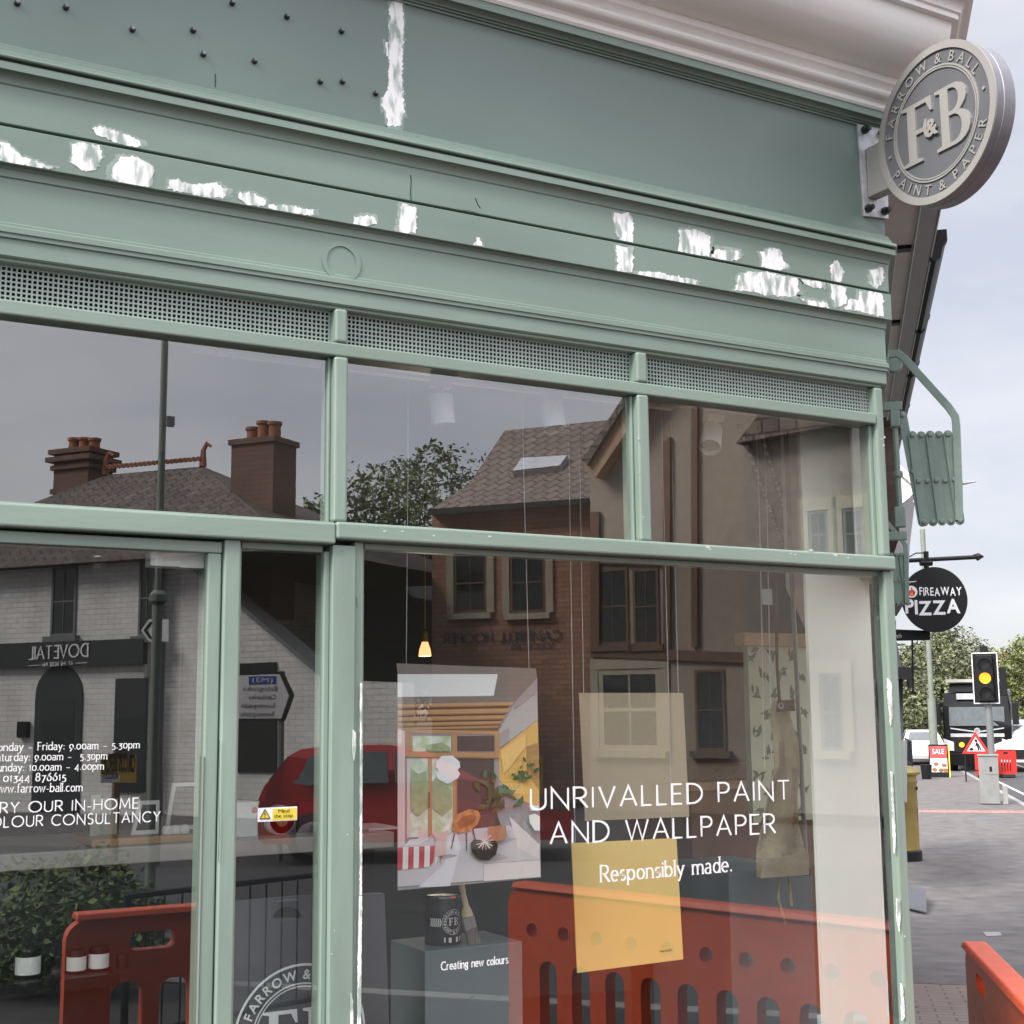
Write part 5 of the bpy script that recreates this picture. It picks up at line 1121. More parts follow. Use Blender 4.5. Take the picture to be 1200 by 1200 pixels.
mb = MB().use(BLACK); mb.tube([P3(1040, 658, .025), P3(1146, 652.5, .025)], .026, 8); mb.tube([P3(1141, 650, .025), P3(1147, 652.4, .025), P3(1154, 652, .025)], [.006, .05, .004], 8); mb.tube([P3(1060, 656, .025), P3(1074, 648, .025), P3(1087, 647.5, .025)], .008, 6); mb.tube([P3(1086, 646, .025), P3(1086.5, 666, .025)], .03, 8); mb.tube([P3(1079, 659.5, .025), P3(1093, 659.5, .025)], .035, 8); mb.build('bracket_bar', None, pz)
mb = MB().use(BLACK); mb.tube([P3(1074, 740, .26), P3(1077, 742, .26), P3(1078.5, 812, .26)], .012, 6); mb.tube([P3(1078.5, 810, .26), P3(1078.5, 814, .26)], .04, 8); o = mb.build('hanging_cable', None); tag(o, 'thin black cable with a weighted end hanging below the box sign', 'cable')

# ================================================================ pillar box, kiosk things, traffic signal
def at_ground(x, y): return fG(x, y)
g = at_ground(1058, 1008); dz = (g - CAM).dot(FW); pxm = FPX / dz
pb = empty('pillar_box', g, 'gold painted pillar box half hidden by the shop corner post', 'pillar box')
H = 110 / pxm; Rb = 20 / pxm
MB().use(BLACK).lathe([(Rb * 1.12, 0), (Rb * 1.12, H * .10), (Rb * 1.03, H * .115)], tuple(g), 32).build('plinth', None, pb)
MB().use(GOLD).lathe([(Rb, H * .1155), (Rb, H * .80), (Rb * 1.05, H * .815), (Rb * 1.05, H * .84), (Rb, H * .85), (Rb, H * .885)], tuple(g), 32).build('body', None, pb)
MB().use(GOLD).lathe([(Rb * 1.0, H * .8855), (Rb * 1.22, H * .90), (Rb * 1.25, H * .925), (Rb * 1.18, H * .94), (Rb * 1.1, H * .955), (Rb * .8, H * .985), (Rb * .3, H * .999), (.0001, H)], tuple(g), 32).build('cap', None, pb)
MB(lambda t, o, z: g + SD * t + SN * o + Vector((0, 0, z))).use(BLACK).box(-.12, Rb * .93, H * .74, .12, Rb * 1.03, H * .77).build('letter_slot', None, pb)
MB(lambda t, o, z: g + SD * t + SN * o + Vector((0, 0, z))).use(WHITE).box(-.09, Rb * .98, H * .42, .09, Rb * 1.01, H * .56).build('notice_plate', None, pb)
# cabinet and signal
g = at_ground(1163, 943); dz = (g - CAM).dot(FW); u_ = dz / FPX
def loc(g, u_):                                       # local axes facing the photographer: a right, d away, z up, in picture-sized units
    b = Vector((g.x - CAM.x, g.y - CAM.y, 0)).normalized(); r = Vector((b.y, -b.x, 0))
    return lambda a, d, z: g + r * (a * u_) + b * (d * u_) + Vector((0, 0, z * u_))
L1 = loc(g, u_)
cab = empty('control_cabinet', g, 'grey metal traffic control cabinet standing before the signal pole', 'cabinet')
MB(L1).use(GREYC := mat('cabinet_grey', (.23, .235, .23), .55, var=.12, scale=5)).box(-13, 0, .02 / u_, 9, 13, 55.5).build('cabinet_body', None, cab, bev=.01)
MB(L1).use(GREYC).box(-14, -1, 55.7, 10, 14, 58).build('cabinet_lid', None, cab, bev=.01); MB(L1).use(BLACK).box(-1, -.6, 38, 2, -.1, 44).build('lock', None, cab); MB(L1).use(GREYC).box(-4, -.5, 35, 9, -.05, 54).build('door_panel', None, cab)
MB(L1).use(STONE).box(12, 2, 0, 18, 9, 22).build('marker_post', None, None, bev=.02); tag(bpy.data.objects['marker_post'], 'short pale concrete marker post beside the grey cabinet', 'post')
bk_ = Vector((g.x - CAM.x, g.y - CAM.y, 0)).normalized(); g2 = g + bk_ * .8; u_ *= 1.02; L2_ = loc(g2, u_); L2 = lambda a, d, z: L2_(a, d, z - 6)
tl = empty('traffic_light', g2, 'traffic light showing amber on a grey pole with a pale framed black backing board', 'traffic light')
MB(L2).use(GREYP).tube([(3, 4, 0), (3, 4, 120)], 4.2 * u_, 14).build('pole', None, tl) if False else None
pp0, pp1 = L2(3, 4, 6), L2(1.5, 4, 150)
MB().use(GREYP).tube([pp0, pp1], 4.0 * u_, 14).build('pole', None, tl)
zc = 118 - 2
def hd(z): return z
bb = MB(L2).use(BLACK).box(-13, -3, 122, 14, -1, 180).build('backing_board', None, tl, bev=.01)
mb = MB(L2).use(WHITE)
for x0, z0, x1, z1 in ((-14.1, 120.9, -13.02, 181.1), (14.02, 120.9, 15.1, 181.1), (-13, 120.9, 14, 121.98), (-13, 180.02, 14, 181.1)): mb.box(x0, -3.4, z0, x1, -.8, z1)
mb.build('pale_border', None, bb)
MB(L2).use(BLACK).box(-9, -9, 124, 9, -3.05, 178).build('signal_head', None, tl, bev=.02)
AMB = mat('amber_lens', (1, .35, .02), .3, emit=(1, .36, .02), estr=1.6); LND = mat('dark_lens', (.02, .02, .02), .25)
for k, zc in enumerate((168, 151, 134)):
    mb = MB(L2).use(AMB if k == 1 else LND); n = 24; mb.add([(6.6 * math.cos(2 * math.pi * i / n), -9.3, zc + 6.6 * math.sin(2 * math.pi * i / n)) for i in range(n)], [list(range(n))]); mb.build('amber_lens' if k == 1 else 'lens', None, tl)
    mb = MB(L2).use(BLACK); v = []
    for i in range(15):
        a = math.pi * (-.12 + 1.24 * i / 14); v += [(7.2 * math.cos(a), -9.1, zc + 7.2 * math.sin(a)), (7.2 * math.cos(a), -16, zc + 7.2 * math.sin(a) - 1)]
    mb.add(v, [[2 * i, 2 * i + 1, 2 * i + 3, 2 * i + 2] for i in range(14)]); o = mb.build('visor', None, tl); s_ = o.modifiers.new('t', 'SOLIDIFY'); s_.thickness = .008
MB(L2).use(BLACK).box(16, -2, 130, 24, 8, 164).build('side_head', None, tl, bev=.02); MB(L2).use(BLACK).box(-4, -3, 182, 5, 4, 189).build('detector', None, tl, bev=.01)
for k in (156, 138): MB(L2).use(BLACK).tube([(24, 3, k), (29, 3, k - 1)], 5.5 * u_, 12).build('side_visor', None, tl) if False else None
# road works triangle on a folding frame
g = at_ground(1146, 916); dz = (g - CAM).dot(FW); u_ = dz / FPX; L3 = loc(g, u_)
rw = empty('roadworks_sign', g, 'red bordered triangular road works sign on a folding frame beside the lorry', 'road sign')
mb = MB(L3).use(REDP); mb.slab([(-16, 0, 32), (16, 0, 32), (0, 0, 58)], (0, .8, 0)); sp_ = mb.build('sign_plate', None, rw, bev=.01)
mb = MB(L3).use(WHITE); mb.slab([(-10.2, -.25, 35.2), (10.2, -.25, 35.2), (0, -.25, 52)], (0, .2, 0)); mb.build('sign_ground', None, sp_)
mb = MB(L3).use(BLACK)
for pl in ([(-8, 36), (-7, 38.5), (-4.5, 39.5), (-2, 36)], [(2.2, 36), (4, 36), (3.2, 40.5), (1.2, 43.5), (-.6, 43), (1.2, 40)], [(5, 36), (6.6, 36), (4.2, 42), (1.6, 46), (-.2, 44.6), (2.8, 41.5)], [(-3.4, 38), (-2.8, 38), (1.4, 44.2), (.7, 44.8)]): mb.slab([(a, -.5, b) for a, b in pl], (0, .2, 0))
mb.lathe([(.0001, -.5), (1.7, -.5), (1.7, -.3)], (.4, 0, 47.4), 14, 'y'); mb.build('digging_man', None, sp_)
mb = MB(L3).use(BLACK); 
for a, d0, d1 in ((-13, 0, -3), (13, 0, -3), (-13, 2, 9), (13, 2, 9)): mb.tube([(a, d0, 33), (a, d1, 0)], .9 * u_ * 1.0 / 1, 6) if False else mb.box(a - .8, min(d0, d1), 0, a + .8, min(d0, d1) + 1.2, 33)
mb.box(-13, -.2, 12, 13, .8, 13.5); mb.build('sign_frame', None, rw)
# menu board on the pavement
g = at_ground(1101, 911); dz = (g - CAM).dot(FW); u_ = dz / FPX; L4 = loc(g, u_)
ab = empty('menu_board', g, 'pavement menu board with a red top and pictures of dishes', 'sign board')
MB(L4).use(BLACK).slab([(-11, 0, 0), (11, 0, 0), (11, 3, 38), (-11, 3, 38)], (0, 1.2, 0)).build('board_frame', None, ab)
MB(L4).use(WHITE).slab([(-9.5, .05, 6), (9.5, .05, 6), (9.5, 2.3, 36), (-9.5, 2.3, 36)], (0, .3, 0)).build('menu_sheet', None, ab)
def pt4(a, z, o=.25): return (a, z * 3 / 38 - o - .35, z)
mb = MB(L4).use(mat('menu_red', (.75, .07, .07), .5)); mb.slab([pt4(-9.5, 22), pt4(9.5, 22), pt4(9.5, 36), pt4(-9.5, 36)], (0, .1, 0))
mb.use(mat('dish', (.30, .13, .05), .6, var=.5, scale=40))
for a, z in ((-5, 9), (2, 8.5), (6, 14), (-3, 15.5), (7, 8.5)): mb.add([pt4(a + 3 * math.cos(2 * math.pi * i / 14), z + 2.2 * math.sin(2 * math.pi * i / 14), .5) for i in range(14)], [list(range(14))])
mb.build('menu_print', None, ab, recalc=False)
mb = MB().use(WHITE); o4 = Vector(L4(*pt4(-6.5, 27, .7))); r4 = (Vector(L4(1, 0, 0)) - Vector(L4(0, 0, 0))).normalized(); font_line(mb, 'SALE', o4, r4, ZU, 6 * u_, .01, 0, .06, width=13 * u_, nrm=Vector((r4.y, -r4.x, 0))); mb.build('menu_lettering', None, ab, recalc=False)
MB(L4).use(YEL).box(11.2, 0, 0, 12.6, 3, 38).build('yellow_edge', None, ab)
# lamp posts
def lamp(x, ybase, ytop, w, label, z=None):
    g = at_ground(x, ybase) if z is None else fD(x, ybase, z); top = fD(x - 2, ytop, (g - CAM).dot(FW)); dz = (g - CAM).dot(FW); u_ = dz / FPX
    r_ = empty('lamp_post', g, label, 'lamp post'); H = top.z - g.z
    MB().use(LAMPG).tube([g, Vector((g.x, g.y, g.z + H * .30))], w * u_ * .8, 12).build('base_column', None, r_)
    MB().use(LAMPG).tube([Vector((g.x, g.y, g.z + H * .3005)), Vector((g.x, g.y, g.z + H))], w * u_ * .5, 12).build('shaft', None, r_)
    return r_, g, u_
lamp(1096, 905, 615, 6, 'pale green lamp post rising behind the round pizza sign')
# lorry
g = at_ground(1148, 904); dz = (g - CAM).dot(FW); u_ = 2.5 / 76
L5_ = loc(g, u_); L5 = lambda a, d, z: L5_(a + .06 * d * (d < 64) - (d >= 64) * -3.6, d, z)
lo = empty('lorry', g, 'black lorry cab facing the photographer behind the road works sign', 'lorry')
DG = mat('cab_glass', (.10, .115, .12), .08, var=.2, spec=.8); SILV = mat('silver_trim', (.55, .56, .58), .35, metal=.4)
mb = MB(L5).use(CARD); mb.slab([(-38, 0, 14), (38, 0, 14), (38, 0, 52), (38, 6, 78), (36, 16, 92), (-36, 16, 92), (-38, 6, 78), (-38, 0, 52)], (0, 62, 0)); mb.build('cab', None, lo, bev=.05)
mb = MB(L5).use(CARD); mb.slab([(-32, 14, 92.5), (32, 14, 92.5), (30, 22, 104), (-30, 22, 104)], (0, 40, 0)); mb.build('roof_deflector', None, lo, bev=.05)
mb = MB(L5).use(DG); mb.slab([(-31, -.4, 53), (31, -.4, 53), (31, 4.4, 75), (-31, 4.4, 75)], (0, 1.2, 0)); mb.build('windscreen', None, lo)
MB(L5).use(SILV).box(-22, 8, 84, 16, 12, 91).build('name_panel', None, lo); MB(L5).use(mat('light_bar_grey', (.42, .38, .33), .4)).box(-34, 16, 104.5, 30, 22, 108).build('light_bar', None, lo)
MB(L5).use(SILV).box(-30, -2, 40, 30, -.2, 44).build('grille_bar', None, lo); MB(L5).use(BLACK).box(-29, -1.6, 22, 29, -.2, 39).build('grille', None, lo)
mb = MB(L5).use(SILV); mb.slab([(-30, -2.6, 49.5), (0, -2.6, 45), (30, -2.6, 49.5), (30, -2.6, 51), (0, -2.6, 46.5), (-30, -2.6, 51)], (0, 1, 0)); mb.lathe([(3.2, -3), (3.6, -2), (2.4, -2), (2.4, -3)], (0, 0, 47), 16, 'y'); mb.build('emblem', None, lo)
for s in (-1, 1):
    a, b = sorted((s * 38, s * 27)); MB(L5).use(mat('headlight', (.75, .75, .78), .2) if 'headlight' not in MATS else MATS['headlight']).slab([(a, -1.8, 24), (b, -1.8, 24), (b, -1.8, 34), (a, -1.8, 38)], (0, 1.5, 0)).build('headlight', None, lo, bev=.01)
    a, b = sorted((s * 40, s * 47)); MB(L5).use(BLACK).box(a, -2, 54, b, 4, 80).build('mirror', None, lo, bev=.03)
    MB(L5).use(RUBBER).lathe([(.0001, s * 38), (14, s * 38), (15, s * 34), (15, s * 26), (.0001, s * 26)], (0, 24, 15), 24, 'x').build('wheel', None, lo)
MB(L5).use(CARD).box(-36, -3, 7, 36, -.5, 21).build('bumper', None, lo, bev=.03); MB(L5).use(AMB).lathe([(.0001, -3.4), (3, -3.4), (3, -3)], (-18, 0, 31), 14, 'y').build('amber_lamp', None, lo)
mb = MB(L5).use(GREYP).box(-37, 64, 22, 37, 300, 96); mb.build('load_body', None, lo, bev=.03)
# chapter-8 barriers
def barrier(p0, p1, h, label, group='orange plastic barriers', m=None, nh=7, ztop=.66, grips=True, wide=.54):
    """one moulded barrier panel between two ground points"""
    m = m or ORANGE; p0, p1 = Vector(p0), Vector(p1); u = (p1 - p0); Ln = u.length; u.normalize(); nn = Vector((-u.y, u.x, 0)); k = h / 1.0
    za, zb = p0.z, p1.z
    xf = lambda a, d, z: Vector((p0.x + u.x * a + nn.x * d, p0.y + u.y * a + nn.y * d, za + (zb - za) * a / Ln + z * k))
    r_ = empty('plastic_barrier', p0, label, 'barrier', group)
    def rr(x0, z0, x1, z1, r, n=5):
        out = []
        for cx, cz, a0 in ((x1 - r, z0 + r, -90), (x1 - r, z1 - r, 0), (x0 + r, z1 - r, 90), (x0 + r, z0 + r, 180)):
            for i in range(n + 1): a = math.radians(a0 + 90 * i / n); out.append((cx + r * math.cos(a), cz + r * math.sin(a)))
        return out
    body = rr(.02, .12, Ln - .02, 1.0, .09)
    body = [q for q in body if True]
    w = (Ln - .36) / nh; holes = []
    for i in range(nh):
        a0 = .18 + i * w + w * (1 - wide) / 2; holes.append(rr(a0, .20, a0 + w * wide, ztop, w * wide * .45))
    for i in (0, nh - 1): pass
    if grips:
        for c_ in ((Ln / 2,) if Ln < 1.2 else (Ln * .2, Ln * .8)): holes.append(rr(c_ - .10, .85, c_ + .10, .93, .03))
    else:
        for i in range(nh + 1): holes.append(rr(.18 + i * w - .036, .80 - .036, .18 + i * w + .036, .80 + .036, .035))
    bm = bmesh.new(); edges = []
    for lp in [body] + holes:
        vs = [bm.verts.new((x, 0, z)) for x, z in lp]
        for i in range(len(vs)): edges.append(bm.edges.new((vs[i], vs[(i + 1) % len(vs)])))
    bmesh.ops.triangle_fill(bm, edges=edges, use_beauty=True); bm.verts.index_update()
    V2 = [(q.co.x, q.co.z) for q in bm.verts]; F2_ = [[q.index for q in f.verts] for f in bm.faces]; bm.free()
    mb = MB(xf).use(m); t = .035
    mb.add([(x, -t, z) for x, z in V2] + [(x, t, z) for x, z in V2], F2_ + [[len(V2) + i for i in f[::-1]] for f in F2_])
    for lp in [body] + holes:
        n = len(lp); mb.add([(x, d, z) for d in (-t, t) for x, z in lp], [[i, (i + 1) % n, n + (i + 1) % n, n + i] for i in range(n)])
    mb.build('barrier_panel', None, r_)
    mb = MB(xf).use(m); mb.slab([(.06, -.058, 1.0), (.06, .058, 1.0), (.06, .045, 1.03), (.06, -.045, 1.03)], tuple((u * (Ln - .12))) if False else (Ln - .12, 0, 0)); mb.build('top_rail', None, r_, bev=.008)
    for i in range(nh - 1):
        a = .18 + (i + 1) * w; MB(xf).use(m).lathe([(.028, -.0365), (.034, -.0365), (.034, -.036), (.028, -.03)], (a, 0, .72), 16, 'y').build('boss', None, r_)
    for a in (.28, Ln - .28): MB(xf).use(RUBBER).box(a - .1, -.32, .0, a + .1, .32, .12).build('foot', None, r_, bev=.02)
    return r_
A0, A1 = Vector((4.645, 1.16, 0)), Vector((3.435, -.335, 0))
barrier(A0, A1, .84, 'bright orange plastic barrier at the right edge, standing by the shop corner')
barrier((3.46, -3.02, 0), (4.10, -.88, 0), .97, grips=False, nh=9, label= 'orange barrier across the pavement reflected in the right of the big window')
barrier((1.28, -3.07, 0), (2.06, -3.06, 0), .97, nh=2, ztop=.72, wide=.66, label= 'narrow orange barrier with a hand slot, reflected low in the door glass')
# red barriers round the far road works
for i, (x, y, lb) in enumerate([(1156, 912, 'red plastic barrier between the road works sign and the signal cabinet'), (1180, 911, 'red plastic barrier right of the traffic signal pole')]):
    g = fG(x, y); barrier(g - Vector((RX.x, RX.y, 0)) * .38, g + Vector((RX.x, RX.y, 0)) * .38, .95, lb, 'red plastic barriers by the lorry', REDP, 4)
# ================================================================ cars along the street
def car(org, u, m, label, L_=3.9, H=1.48, Wd=1.68, name='hatchback_car', group=None):
    """hatchback: nose along +u"""
    u = Vector(u).normalized(); w = Vector((-u.y, u.x, 0)); org = Vector(org)
    xf = lambda a, d, z: org + u * a + w * d + Vector((0, 0, z))
    r_ = empty(name, org, label, 'car', group)
    prof = [(.05, .30), (.0, .55), (.04, .78), (.10, .98), (.36, 1.34), (.52, 1.43), (.95, 1.475), (1.6, 1.47), (2.05, 1.40), (2.45, 1.18), (2.78, .99), (3.3, .92), (3.68, .80), (3.86, .62), (3.9, .42), (3.84, .26), (.12, .26)]
    prof = [(a * L_ / 3.9, z * H / 1.48) for a, z in prof]
    mb = MB(xf).use(m); n = len(prof); hw = Wd / 2; v = []
    for a, z in prof:
        inset = max(0, (z - .95 * H / 1.48)) * .42
        v += [(a, -hw + inset, z), (a, hw - inset, z)]
    mb.add(v, [[2 * i, 2 * ((i + 1) % n), 2 * ((i + 1) % n) + 1, 2 * i + 1] for i in range(n)], smooth=False)
    mb.add(v[0::2], [list(range(n))]); mb.add(v[1::2], [list(range(n - 1, -1, -1))])
    mb.build('body', None, r_, bev=.035)
    k, hh = L_ / 3.9, H / 1.48
    for s in (-1, 1):
        def sd(pts, nm, mm, off=.006):
            P = []
            for a, z in pts:
                ins = max(0, (z * hh - .95 * hh)) * .42; P.append((a * k, s * (hw - ins + off), z * hh))
            MB(xf).use(mm).slab(P, (0, -s * .012, 0)).build(nm, None, r_)
        sd([(.42, 1.02), (.50, 1.06), (.62, 1.33), (.98, 1.385), (1.02, 1.0), (.6, .98)], 'rear_quarter_window', DG); sd([(1.10, 1.0), (1.07, 1.39), (1.58, 1.39), (1.60, 1.0)], 'side_window', DG); sd([(1.68, 1.0), (1.67, 1.385), (1.98, 1.33), (2.40, 1.03)], 'side_window', DG)
        sd([(.02, .80), (.10, .80), (.16, 1.02), (.10, 1.0)], 'tail_light', REDP, .004); sd([(3.5, .66), (3.8, .62), (3.7, .78), (3.4, .84)], 'headlight', CHROME, .004)
        for a in (.68, 3.15): 
            MB(xf).use(RUBBER).lathe([(.0001, s * (hw + .005)), (.24, s * (hw + .005)), (.31, s * (hw - .01)), (.31, s * (hw - .2)), (.0001, s * (hw - .2))], (0, a * k, .31), 22, 'x') if False else None
            wb_ = MB(lambda x, y, z, a=a: xf(a * k + y, x, z)).use(RUBBER); wb_.lathe([(.0001, s * (hw + .004)), (.25, s * (hw + .004)), (.31, s * (hw - .02)), (.31, s * (hw - .2)), (.0001, s * (hw - .2))], (0, 0, .31), 24, 'x'); ty = wb_.build('wheel', None, r_)
            wb_ = MB(lambda x, y, z, a=a: xf(a * k + y, x, z)).use(CHROME); wb_.lathe([(.0001, s * (hw + .012)), (.19, s * (hw + .010)), (.2, s * (hw + .0045))], (0, 0, .31), 20, 'x'); wb_.build('rim', None, ty)
    MB(xf).use(DG).slab([(.135 * k, -.58, 1.04 * hh), (.135 * k, .58, 1.04 * hh), (.345 * k, .52, 1.31 * hh), (.345 * k, -.52, 1.31 * hh)], (-.012, 0, .008)).build('rear_window', None, r_)
    MB(xf).use(DG).slab([(2.12 * k, -.52, 1.375 * hh), (2.12 * k, .52, 1.375 * hh), (2.72 * k, .62, 1.03 * hh), (2.72 * k, -.62, 1.03 * hh)], (.010, 0, .012)).build('windscreen', None, r_)
    MB(xf).use(mat('plate_yellow', (.75, .55, .08), .5) if 'plate_yellow' not in MATS else MATS['plate_yellow']).box(-.012, -.26, .60, -.001, .26, .71).build('number_plate', None, r_)
    return r_
def V(x, y, z):
    p = fD(x, y, z); return Vector((p.x, .08 - p.y, p.z))                  # the real place of a thing seen in the glass
a = V(308, 905, 17.5); ua = Vector((math.sin(math.radians(56)), math.cos(math.radians(56)), 0)); ua = Vector((.90, .43, 0))
car((a.x, a.y, 0), ua, CARRED, 'red hatchback parked on the road, reflected in the side light and big window', L_=3.9, H=1.43)
for i, (x, y, z, m, lb, sc) in enumerate([(1079, 850, 62, CARW, 'white car far down the street beside the railings', 1), (1091, 851, 70, CARRED, 'small red car far down the street before the green lamp post', 1)]):
    g = fG(x, 893); d = (g - CAM); g = CAM + d * (z / d.dot(FW)); g.z = gz(g.x, g.y)
    car(g, -SD, m, lb, name='parked_car')
# white van at the right edge
g = fG(1192, 905); dz = (g - CAM).dot(FW); Lv = loc(g, 1.0)
va = empty('white_van', g, 'white van at the right edge beside the lorry', 'van')
mb = MB(Lv).use(CARW); mb.slab([(-.85, 0, .35), (.85, 0, .35), (.85, 0, 1.05), (.78, .55, 1.2), (.68, 1.1, 1.95), (-.68, 1.1, 1.95), (-.78, .55, 1.2), (-.85, 0, 1.05)], (0, 4.0, 0)); mb.build('body', None, va, bev=.05)
MB(Lv).use(DG).slab([(-.7, .60, 1.25), (.7, .60, 1.25), (.62, 1.04, 1.85), (-.62, 1.04, 1.85)], (0, .03, .02)).build('windscreen', None, va)
for s in (-1, 1):
    MB(Lv).use(BLACK).box(s * .98 - .1, .6, 1.1, s * .98 + .1, .7, 1.4).build('mirror', None, va, bev=.02); MB(Lv).use(MATS['headlight']).box(s * .62 - .16, -.03, .72, s * .62 + .16, .02, .95).build('headlight', None, va, bev=.02)
    MB(Lv).use(RUBBER).lathe([(.0001, s * .86), (.33, s * .86), (.33, s * .62), (.0001, s * .62)], (0, .7, .33), 22, 'x').build('wheel', None, va)
MB(Lv).use(BLACK).box(-.5, -.04, .5, .5, -.005, .85).build('grille', None, va)
# railings at the takeaway
F4 = Frame(1066, 27, 133, False); ra = empty('iron_railing', F4.xf(F4.at(1066, 900)[0], 0, 0), 'thin iron railing on the pavement beside the takeaway shopfront', 'railing')
mb = MB().use(BLACK)
gg = fG(1070, 915)
for i in range(6):
    p = gg + SD * (i * .9) + SN * 0; b_ = Vector((p.x, p.y, gz(p.x, p.y))); mb.tube([b_, b_ + Vector((0, 0, 1.35))], .03, 6)
for h in (.55, 1.33): mb.tube([gg + Vector((0, 0, h)), gg + SD * 4.6 + Vector((0, 0, h - .05))], .022, 6)
mb.build('rail', None, ra)
# planter beside the menu board
g = fG(1086, 913); o = MB().use(BLACK).lathe([(.0001, 0), (.16, 0), (.2, .5), (.17, .5), (.0001, .46)], tuple(g), 16).build('planter_tub', None); tag(o, 'small black planter tub standing left of the menu board', 'planter')
# ================================================================ trees
def leaves(mb, rng, pts, n, size, ms):
    for k in range(n):
        c, r = pts[rng.randrange(len(pts))]
        d = Vector((rng.gauss(0, 1), rng.gauss(0, 1), rng.gauss(0, 1))); d.normalize(); p = Vector(c) + Vector((d.x, d.y, d.z * .85)) * (r * rng.uniform(.45, 1.08) ** .6)
        s = size * rng.uniform(.6, 1.4); a = Vector((rng.gauss(0, 1), rng.gauss(0, 1), rng.gauss(0, .7))).normalized(); b = a.cross(Vector((rng.gauss(0, 1), rng.gauss(0, 1), 1.2))).normalized()
        mb.use(ms[rng.choices(range(len(ms)), [3, 3, 1.2][:len(ms)])[0]])
        mb.quad([tuple(p - a * s), tuple(p - b * s * .5), tuple(p + a * s), tuple(p + b * s * .5)])
def tree(base, h, rad, label, n=2600, leaf=.16, ms=None, clumps=26, seed=1, trunk=.16, low=.3, group=None, cat='tree', name='leafy_tree', sparse=0):
    rng = random.Random(seed); base = Vector(base); r_ = empty(name, base, label, cat, group)
    mb = MB().use(BARK); top = base + Vector((rng.uniform(-.3, .3), rng.uniform(-.3, .3), h * .8))
    mid = base + (top - base) * .5 + Vector((rng.uniform(-.15, .15), rng.uniform(-.15, .15), 0)); mb.tube([base, mid, top], [trunk, trunk * .65, trunk * .15], 8)
    cl = []
    for k in range(clumps):
        f = rng.uniform(low, 1.0); a = rng.random() * 6.283; env = math.sin(math.pi * min(1, (f - low) / (1 - low) * .86 + .14)) ** .7
        q = rad * env * rng.uniform(.25, 1.0); c = base + Vector((q * math.cos(a), q * math.sin(a), h * f)); cl.append((c, rad * rng.uniform(.16, .34)))
        s0 = base + (top - base) * max(.2, min(.95, f - .18)); mb.tube([s0, s0 + (c - s0) * .55 + Vector((0, 0, -.05 * h * .2)), c], [trunk * .3, trunk * .16, trunk * .05], 5)
    mb.build('trunk', None, r_)
    lm = MB(); leaves(lm, rng, cl, n, leaf, ms or LEAF); lm.build('crown', None, r_, recalc=False)
    return r_
rt = random.Random(11)
for i, (x, z, h, rd, lb) in enumerate([(1062, 75, 5.6, 3.4, 'dark green tree behind the box sign and the takeaway'), (1092, 84, 6.4, 3.6, 'tall tree rising between the round sign and the lorry'), (1118, 92, 7.4, 3.8, 'broad green tree directly behind the lorry roof'), (1146, 100, 6.6, 4.0, 'lower green tree behind the amber traffic light'),
                                      (1174, 96, 6.0, 3.6, 'yellowish tree above the traffic light backing board'), (1202, 84, 6.6, 3.6, 'yellow green tree at the right edge of the street'), (1225, 90, 11.4, 5.2, 'pale tree beyond the right edge'), (1104, 64, 3.4, 2.2, 'low dark bushy tree left of the lorry cab')]):
    g = fD(x, 850, z); g.z = gz(g.x, g.y)
    if x > 1210: continue
    ms = [LEAF_F[1], LEAF[2], LEAF_F[2]] if x in (1174, 1202) else LEAF_F
    tree(g, h, rd, lb, 9000, .12, ms, 46, 20 + i, .16, .12, 'trees at the end of the street')
g = fD(1130, 850, 150); q0, q1 = g - SN * 60, g + SN * 90
rng = random.Random(77); mb = MB(); cl = []
for k in range(60):
    p = q0 + (q1 - q0) * (k / 59) + SD * rng.uniform(-4, 4); p.z = rng.uniform(.5, 4.6); cl.append((p, rng.uniform(1.8, 3.0)))
leaves(mb, rng, cl, 12000, .40, LEAF_F); o = mb.build('distant_woodland', None, None, kind='stuff', recalc=False); o['label'] = 'distant belt of trees closing the street'; o['category'] = 'woodland'
hz_ = fD(1182, 775, 130); o = MB().use(TERRA).box(hz_.x - 1.2, hz_.y - .6, 0, hz_.x + 1.2, hz_.y + .6, hz_.z + .7).build('brick_chimney', None); tag(o, 'far red brick chimney showing among the trees above the traffic light', 'chimney')
# ================================================================ across the road: everything seen in the glass
PB = Frame(80, 26, -36, True)
pub = empty('white_pub', PB.xf(0, 0, 0), 'white painted brick pub with a tiled roof across the road, seen mirrored in the door', 'pub')
def pp(F, pts, d0, d1, m, nm, parent, bev=0): return fpoly(F, pts, d0, d1, m, nm, parent, bev)
s0, zE = PB.at(172, 652); sL, _ = PB.at(-160, 700); s1, _ = PB.at(172, 900)
mb = MB(PB.xf).use(BRICK_W); x0, x1 = sorted((sL, s0)); zE = PB.at(80, 661)[1]
mb.box(x0, 0, -.2, x1, 7.0, zE); mb.build('wall', None, pub)
